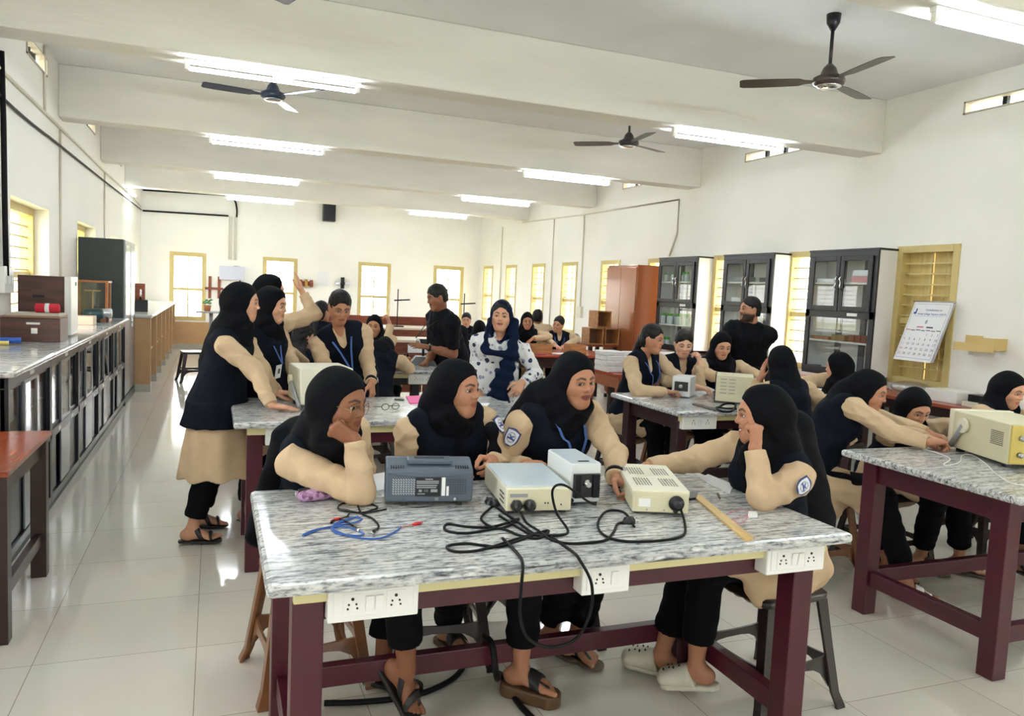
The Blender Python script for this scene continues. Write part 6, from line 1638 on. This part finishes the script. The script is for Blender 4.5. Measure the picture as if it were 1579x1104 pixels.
person('smiling student in black headscarf with dark lips, behind the tall white instrument box', h, LK(h, 38, -6), (1.38, 3.04, .57), (.22, -1), skin='m', det=.72, badge='R', gaze=(.9, .1), opening=1.08, nk=h + V(-.055, .06, -.1), smile=.35, lanyard=True, roll=-.06,
       arms={'R': dict(el=V(1.13, 2.97, .81), wr=V(1.15, 2.74, .88)), 'L': dict(el=at_y(948, 700, 2.72), wr=at_z(950, 738, .88), hd=V(.2, -.9, -.25), g='half', pn=V(-.7, .1, -.6))},
       legs={'R': dict(kn=V(1.3, 2.64, .54), an=at_z(850, 970, .1), ft=V(.5, -.8, 0), style='toe'), 'L': dict(kn=V(1.46, 2.66, .54), an=at_z(888, 978, .1), ft=V(.2, -.9, 0), style='toe')}, skirt={}, watch=('L', M_blackrub),
       extra={'drapes': [((1.3, 2.96, 1.12), (1.2, 3.06, .95), (.08, .06), (.06, .04), (1, 0, 0))], 'badge_out': (-.2, -1, 0), 'watch_over': True, 'lips': srgb(104, 44, 52)})
h = at_y(1174, 641, 2.36)
person('laughing student in profile with fist against her temple, right end of front table', h, LK(h, -78, -4), (2.1, 2.42, .57), (-.95, -.06), skin='m', det=.72, badge='L', smile=.9, gaze=(-.4, 0),
       arms={'L': dict(el=at_z(1176, 767, .868), wr=at_y(1164, 692, 2.22), hd=V(.02, .02, 1), pn=V(-.25, .9, .1), g='fist'), 'R': dict(el=V(1.86, 2.62, .9), wr=V(1.63, 2.62, .88), hd=V(-.9, -.3, 0), g='relax')},
       legs={'L': dict(kn=at_y(1090, 866, 2.36), an=V(1.765, 2.4, .15), ft=V(-.55, .8, -.25), style='clog'), 'R': dict(kn=at_y(1066, 862, 2.52), an=V(1.74, 2.6, .11), ft=V(-.6, .7, 0), style='clog')},
       skirt={'drop': [((2.05, 2.24, .58), at_y(1165, 915, 2.26), (.12, .06), (.07, .03)), ((2.2, 2.26, .55), at_y(1190, 905, 2.28), (.1, .05), (.08, .03))], 'side': (1, 0, 0)},
       extra={'drapes': [((2.12, 2.42, 1.04), (2.26, 2.42, .66), (.1, .13), (.09, .15), (0, 1, 0))], 'badge_out': (0, -1.2, .1)})
# -- standing round the second table
h = at_y(374, 467, 4.76)
person('student in black headscarf and beige skirt standing, her palm flat on the second table', h, LK(h, 84, -4), at_y(336, 618, 4.86), (.93, -.3), pose='stand', det=1., skin='l', vestlen=.14, vestw=(.215, .215), skirt=dict(z=.385, w=(.235, .24), off=(.02, 0, 0)),
       arms={'R': dict(el=at_y(393, 572, 4.58), wr=at_z(418, 625, .86), hd=V(.95, -.2, -.12), pn=-UP, g='flat'), 'L': dict(el=at_y(405, 575, 4.86), wr=at_z(424, 606, .865), hd=V(.95, -.1, 0), g='relax')},
       legs={'R': dict(an=V(-.1, 4.74, .1), ft=V(1, -.1, 0), style='slim'), 'L': dict(an=V(-.06, 5.02, .1), ft=V(1, 0, 0), style='slim')}, extra={'drapes': [(at_y(352, 510, 4.84), at_y(330, 560, 4.9), (.12, .1), (.13, .09), (0, 1, 0))]})
h = at_y(420, 471, 5.12)
person('standing student in black headscarf with blue lanyard and white card at second table', h, LK(h, 66, -8), (.27, 5.2, .95), (.8, -.6), pose='stand', det=1.1, skin='l', lanyard=at_y(431, 560, 5.0), card=True, smile=.3, skirt=dict(z=.45, w=(.2, .2)),
       arms={'R': dict(el=at_y(400, 572, 5.1), wr=at_z(428, 605, .87), hd=V(.9, -.3, 0), g='half'), 'L': dict(wr=V(.6, 5.0, .87), g='relax')}, extra={'lany': M_lany}, opening=.96)
h = at_y(418, 450, 5.5)
person('student in a black headscarf raising her hand to her forehead, hidden behind her classmates', h, LK(h, 105, 0), (.4, 5.6, .95), (.85, .4), pose='stand', det=1.2, skin='l', skirt=dict(z=.45, w=(.2, .2)),
       arms={'R': dict(el=at_y(486, 485, 5.4), wr=at_y(467, 452, 5.42), hd=V(-.3, .1, .9), pn=V(-.9, .2, -.1), g='flat'), 'L': dict(wr=V(.65, 5.75, .95))})
h = at_y(524, 474, 5.3)
person('student with her hair tied back looking down at the second table, lanyard round her neck', h, LK(h, 14, -24), (.92, 5.58, .95), (-.1, -1), pose='stand', det=.95, skin='m', wear='hair', vneck=True, lanyard=at_y(543, 572, 5.2), skirt=dict(z=.45, w=(.2, .17)), gaze=(0, -.9),
       arms={'L': dict(el=at_y(566, 556, 5.38), wr=at_y(573, 590, 5.02), hd=V(.05, -.3, -.9), pn=V(-.6, .5, 0), g='relax'), 'R': dict(el=at_y(499, 562, 5.3), wr=V(.76, 4.98, .9), g='relax')}, watch=('L', M_blackrub), extra={'watch_over': True})
h = at_y(773, 488, 5.25)
sc = cloth('navy_scarf', (14, 25, 50), .2, 60)
person('young woman in a white floral kurta and dark blue scarf smiling at the camera', h, LK(h, -4, 0), (1.95, 5.38, .95), (-.3, -.95), pose='stand', det=.95, skin='l', wear='scarf', outfit='kurta', smile=.45, skirt=dict(z=.4, w=(.23, .19)), roll=.05, hair='none',
       arms={'L': dict(el=at_y(826, 575, 5.28), wr=at_y(806, 590, 5.08), hd=V(-.5, -.25, -.5), pn=V(-.3, .5, -.6), g='relax'), 'R': dict(el=at_y(737, 570, 5.4), wr=at_y(738, 605, 5.25))}, watch=('L', M_blackrub),
       extra={'scarf': sc, 'dk': .018, 'drapes': [(at_y(757, 494, 5.21), at_y(748, 540, 5.13), (.026, .024), (.03, .022), (1, 0, 0)), (at_y(747, 540, 5.13), at_y(790, 549, 5.1), (.026, .026), (.026, .026), (0, 1, 0)),
              (at_y(794, 496, 5.21), at_y(790, 545, 5.12), (.03, .026), (.045, .026), (1, 0, 0)), (at_y(790, 545, 5.12), at_y(766, 612, 5.12), (.05, .026), (.085, .022), (1, 0, 0))]})
h = at_y(674, 459, 6.98)
person('balding man with moustache, black short sleeved shirt and jeans, explaining with his hands', h, LK(h, -68, -16), (2.13, 7.08, .93), (-.95, -.25), pose='stand', det=1.2, skin='d', wear='hair', hair='short', man=True, beard=.4, outfit='shirt',
       arms={'L': dict(el=at_y(698, 546, 6.88), wr=at_y(658, 535, 6.8), hd=V(-.95, -.1, .1), pn=V(.1, .5, -.8), g='flat'), 'R': dict(el=at_y(668, 545, 7.1), wr=at_y(659, 556, 7.0), hd=V(-.8, -.2, -.5), pn=-UP, g='half')}, watch=('L', M_blackrub), lanyard=at_y(644, 520, 6.95), card=True, extra={'lany': MATS['black_rubber']}, sandals='flat')
h = at_y(1156, 478, 5.95)
person('bearded man in black shirt standing with arms down in front of a glass cabinet', h, LK(h, -58, 2), (4.78, 6.12, .92), (-.55, -.8), pose='stand', det=1., skin='m', wear='hair', hair='short', man=True, beard=1., outfit='shirt', extra={'long': True, 'trousers': M_trous},
       arms={'L': dict(el=V(4.98, 6.1, 1.12), wr=V(4.95, 5.95, .9)), 'R': dict(el=V(4.5, 6.1, 1.12), wr=V(4.52, 5.92, .9))})
# -- round the table right of centre
h = at_y(1006, 523, 5.28)
person('student with a long ponytail in profile leaning on the table right of centre', h, LK(h, 66, -8), (3.2, 5.52, .57), (.35, -.9), det=1.1, skin='m', wear='hair', vneck=True, lanyard=True, skirt={},
       arms={'R': dict(el=at_z(982, 603, .87), wr=at_z(1028, 604, .87), hd=V(.9, -.3, 0), g='half'), 'L': dict(el=V(3.5, 5.22, .9), wr=at_z(1048, 597, .87), g='half')})
h = at_y(1054, 530, 5.42)
person('student with tied hair, one hand raised to her cheek, behind the white lamp box', h, LK(h, 12, -20), (3.68, 5.6, .57), (-.2, -1), det=1.1, skin='l2', wear='hair', vneck=True, skirt={}, gaze=(0, -.8),
       arms={'L': dict(el=at_z(1078, 594, .87), wr=at_y(1079, 562, 5.26), hd=V(-.2, .1, .95), pn=V(-.5, .7, 0), g='half'), 'R': dict(el=V(3.42, 5.3, .9), wr=V(3.56, 5.08, .88), g='relax')})
h = at_y(1113, 533, 5.52)
person('student in a black headscarf showing her parted hair, looking down at papers', h, LK(h, 22, -20), (4.12, 5.66, .57), (-.2, -1), det=1.1, skin='l', skirt={}, gaze=(0, -.8), opening=1.08,
       arms={'R': dict(el=at_y(1085, 575, 5.3), wr=V(4.0, 5.0, .88), g='relax', hd=V(.9, -.2, 0)), 'L': dict(el=V(4.42, 5.38, .92), wr=V(4.28, 5.1, .88), g='relax')})
h = at_y(1203, 560, 4.12)
person('student in black headscarf seen from behind, holding her face, behind the laughing student', h, LK(h, -150, 0), (3.58, 3.9, .57), (-.15, 1), det=1.1, skin='m', skirt={},
       arms={'L': dict(el=at_y(1160, 605, 4.3), wr=at_y(1172, 585, 4.24), hd=V(.2, -.05, .9), pn=V(.8, -.3, 0), g='flat'), 'R': dict(el=V(3.9, 4.1, .9), wr=V(3.8, 4.35, .87))})
h = at_y(1292, 566, 4.78)
person('student in black headscarf turned away below the nearest glass cabinet, badge on sleeve', h, LK(h, -112, -6), (4.84, 4.86, .57), (-.95, .2), det=1.1, skin='l', skirt={}, badge='L',
       arms={'L': dict(el=at_z(1255, 622, .875), wr=at_z(1222, 606, .87), g='relax'), 'R': dict(el=V(4.55, 5.12, .9), wr=V(4.3, 5.02, .87))}, extra={'badge_out': (0, -1, .4)})
# -- at the right hand table
h = at_y(1340, 604, 3.22)
person('student in black headscarf stretching her arm across the right hand table to an oscilloscope', h, LK(h, 74, -14), (3.15, 3.4, .57), (.75, -.5), det=.9, skin='m', nk=at_y(1306, 612, 3.34),
       arms={'R': dict(el=at_y(1378, 668, 3.06), wr=at_z(1432, 682, .872), hd=V(.95, -.25, .05), pn=-UP, g='half'), 'L': dict(el=V(3.62, 3.32, .92), wr=V(3.72, 3.1, .88))},
       legs={'R': dict(kn=V(3.42, 3.1, .53), an=at_z(1398, 897, .1), ft=V(.6, -.7, 0), style='white'), 'L': dict(kn=V(3.52, 3.3, .53), an=at_z(1370, 868, .1), ft=V(.6, -.7, 0), style='white')},
       skirt={'drop': [((3.18, 3.28, .56), at_y(1300, 775, 3.24), (.13, .06), (.13, .03)), ((3.38, 3.18, .54), at_y(1350, 790, 3.1), (.12, .05), (.1, .03))], 'side': (1, -.2, 0)})
h = at_y(1410, 630, 3.3)
person('student in black headscarf bending low over right hand table, looking down sideways', h, LK(h, 38, -26), (3.84, 3.48, .57), (.2, -1), det=.95, skin='l', skirt={}, gaze=(.3, -.7),
       arms={'R': dict(el=at_y(1372, 662, 3.28), wr=V(3.62, 3.02, .87)), 'L': dict(el=V(4.12, 3.2, .9), wr=V(3.95, 2.98, .87))},
       legs={'R': dict(kn=V(3.8, 3.08, .53), an=at_z(1420, 855, .1), ft=V(.4, -.8, 0), style='toe'), 'L': dict(kn=V(4.0, 3.1, .53), an=at_z(1480, 858, .1), ft=V(.5, -.8, 0), style='toe')})
h = at_y(1556, 602, 3.42)
person('student in a black headscarf cut off by the right edge of the picture', h, LK(h, 58, -16), (4.72, 3.52, .57), (.0, -1), det=1., skin='l', skirt={}, lanyard=True,
       arms={'R': dict(el=V(4.5, 3.22, .88), wr=V(4.62, 3.0, .88)), 'L': dict(el=V(4.98, 3.3, .9), wr=V(4.9, 3.02, .88))})
# -- farther back
h = at_y(577, 503, 7.86)
person('smiling girl in black scarf with one hand on her head, behind third left table', h, LK(h, -8, -6), (1.66, 8.0, .57), (-.2, -1), det=1.6, skin='m', wear='hijab', smile=.9, opening=1.06, skirt={},
       arms={'L': dict(el=at_y(598, 533, 7.68), wr=at_y(601, 500, 7.76), hd=V(-.3, .1, .9), pn=V(-.8, .5, 0), g='half'), 'R': dict(wr=V(1.5, 7.6, .87))})
h = at_y(467, 520, 6.42)
person('student with long curly hair seen from behind, left of the tied hair student', h, LK(h, 128, -4), (.62, 6.28, .57), (.35, .93), det=1.5, skin='l', wear='hair', hair='long', skirt={}, arms={'R': dict(wr=V(.82, 6.66, .87)), 'L': dict(wr=V(.5, 6.7, .87))})
h = at_y(496, 482, 8.0)
person('student with dark hair half hidden behind the ponytailed student', h, LK(h, 140, 0), (1.05, 8.0, .6), (.5, .8), det=1.7, skin='m', wear='hair', hair='tail', skirt={})
h = V(1.42, 6.74, .985)
person('student seen from behind in a dark vest, head bent down over the third left table', h, LK(h, 172, -38), (1.24, 6.26, .57), (.15, 1), det=1.5, skin='m', nk=V(1.32, 6.5, 1.0), skirt={}, arms={'R': dict(el=V(1.56, 6.42, .86), wr=V(1.5, 6.7, .87)), 'L': dict(wr=V(1.15, 6.75, .87))})
h = at_y(719, 494, 11.2)
person('far girl in a dark headband frowning towards the camera below a retort stand', h, LK(h, -4, -6), (3.66, 11.5, .6), (-.2, -1), det=2., skin='l', wear='hair', hair='bun', skirt={})
h = at_y(711, 518, 8.2)
person('student in a dark scarf seen from behind, just right of the man in jeans', h, LK(h, 160, -12), (2.58, 8.0, .57), (.2, 1), det=1.7, skin='m', skirt={})
h = at_y(739, 508, 9.4)
person('student in a black scarf seen from behind, left of the woman in floral kurta', h, LK(h, 178, -6), (3.22, 9.62, .57), (.5, .8), det=1.8, skin='m', skirt={})
h = at_y(813, 495, 9.55)
person('laughing girl in a black headscarf at the red topped table', h, LK(h, 6, -10), (3.98, 9.78, .6), (-.3, -1), det=1.6, skin='m', smile=1., skirt={}, arms={'L': dict(el=at_y(846, 520, 9.5), wr=at_y(822, 522, 9.35), hd=V(-.7, -.2, -.4), g='relax'), 'R': dict(wr=V(3.75, 9.2, .87))})
h = at_y(829, 490, 10.45)
person('person with short dark hair and beige shirt facing away, behind the laughing girls', h, LK(h, 175, 0), (4.5, 10.6, .6), (.3, .95), det=1.8, skin='d', wear='hair', hair='short', man=True, outfit='shirt', extra={'long': True, 'trousers': M_trous, 'beige': True})
h = at_y(861, 500, 9.75)
person('laughing girl with tied back hair leaning on the red topped table', h, LK(h, -22, -10), (4.52, 9.85, .6), (-.3, -1), det=1.6, skin='l', wear='hair', smile=1., roll=.25, vneck=True, lanyard=True, badge='L', skirt={},
       arms={'L': dict(el=V(4.72, 9.62, .95), wr=V(4.42, 9.35, .88)), 'R': dict(el=V(4.22, 9.6, .95), wr=V(4.25, 9.32, .88))}, extra={'badge_out': (0, -1, 0)})
# ---------------------------------------------------------------- daylight, camera, view
w = bpy.data.worlds.new('world'); SC.world = w; w.use_nodes = True
N = w.node_tree.nodes; L = w.node_tree.links
bg = N['Background']
tc = N.new('ShaderNodeTexCoord'); sp = N.new('ShaderNodeSeparateXYZ'); L.new(tc.outputs['Generated'], sp.inputs[0])
rp = N.new('ShaderNodeValToRGB'); rp.color_ramp.elements[0].position = .48; rp.color_ramp.elements[0].color = (.97, .96, .9, 1)
rp.color_ramp.elements[1].position = .6; rp.color_ramp.elements[1].color = (.95, .97, 1, 1)
mr = N.new('ShaderNodeMapRange'); mr.inputs['From Min'].default_value = -1; mr.inputs['From Max'].default_value = 1
L.new(sp.outputs['Z'], mr.inputs['Value']); L.new(mr.outputs['Result'], rp.inputs['Fac'])
L.new(rp.outputs['Color'], bg.inputs['Color']); bg.inputs['Strength'].default_value = SKY
def portal(loc, sx, sy, rot):
    l = bpy.data.lights.new('daylight_portal', 'AREA'); l.shape = 'RECTANGLE'; l.size = sx; l.size_y = sy
    l.cycles.is_portal = True
    o = bpy.data.objects.new('daylight_portal', l); COL.objects.link(o); o.location = loc; o.rotation_euler = rot
for a0, a1, z0, z1 in right_w + right_near: portal((XR + .27, (a0 + a1) / 2, (z0 + z1) / 2), z1 - z0, a1 - a0, (0, PI / 2, 0))
for a0, a1, z0, z1 in left_w: portal((XL - .27, (a0 + a1) / 2, (z0 + z1) / 2), z1 - z0, a1 - a0, (0, -PI / 2, 0))
for a0, a1, z0, z1 in back_w: portal(((a0 + a1) / 2, YB + .27, (z0 + z1) / 2), a1 - a0, z1 - z0, (-PI / 2, 0, 0))
for a0, a1, z0, z1 in front_w: portal(((a0 + a1) / 2, YF - .27, (z0 + z1) / 2), a1 - a0, z1 - z0, (PI / 2, 0, 0))
cd = bpy.data.cameras.new('camera'); cam = bpy.data.objects.new('camera', cd); COL.objects.link(cam)
cd.sensor_width = 36.; cd.lens = 36. * FPX / 1579.; cd.clip_start = .05; cd.clip_end = 300
R = Matrix((CAM_R, CAM_U, -CAM_F)).transposed().to_4x4()
cam.matrix_world = Matrix.Translation((0, 0, CAMH)) @ R
SC.camera = cam
vs = SC.view_settings; vs.view_transform = 'Standard'; vs.look = 'None'; vs.gamma = 1; vs.use_curve_mapping = False
vs.exposure = EXPO
SC.cycles.use_denoising = True
SC.cycles.max_bounces = 8; SC.cycles.diffuse_bounces = 5; SC.cycles.glossy_bounces = 3; SC.cycles.transparent_max_bounces = 10
SC.cycles.sample_clamp_indirect = 8
SC.cycles.caustics_reflective = False; SC.cycles.caustics_refractive = False
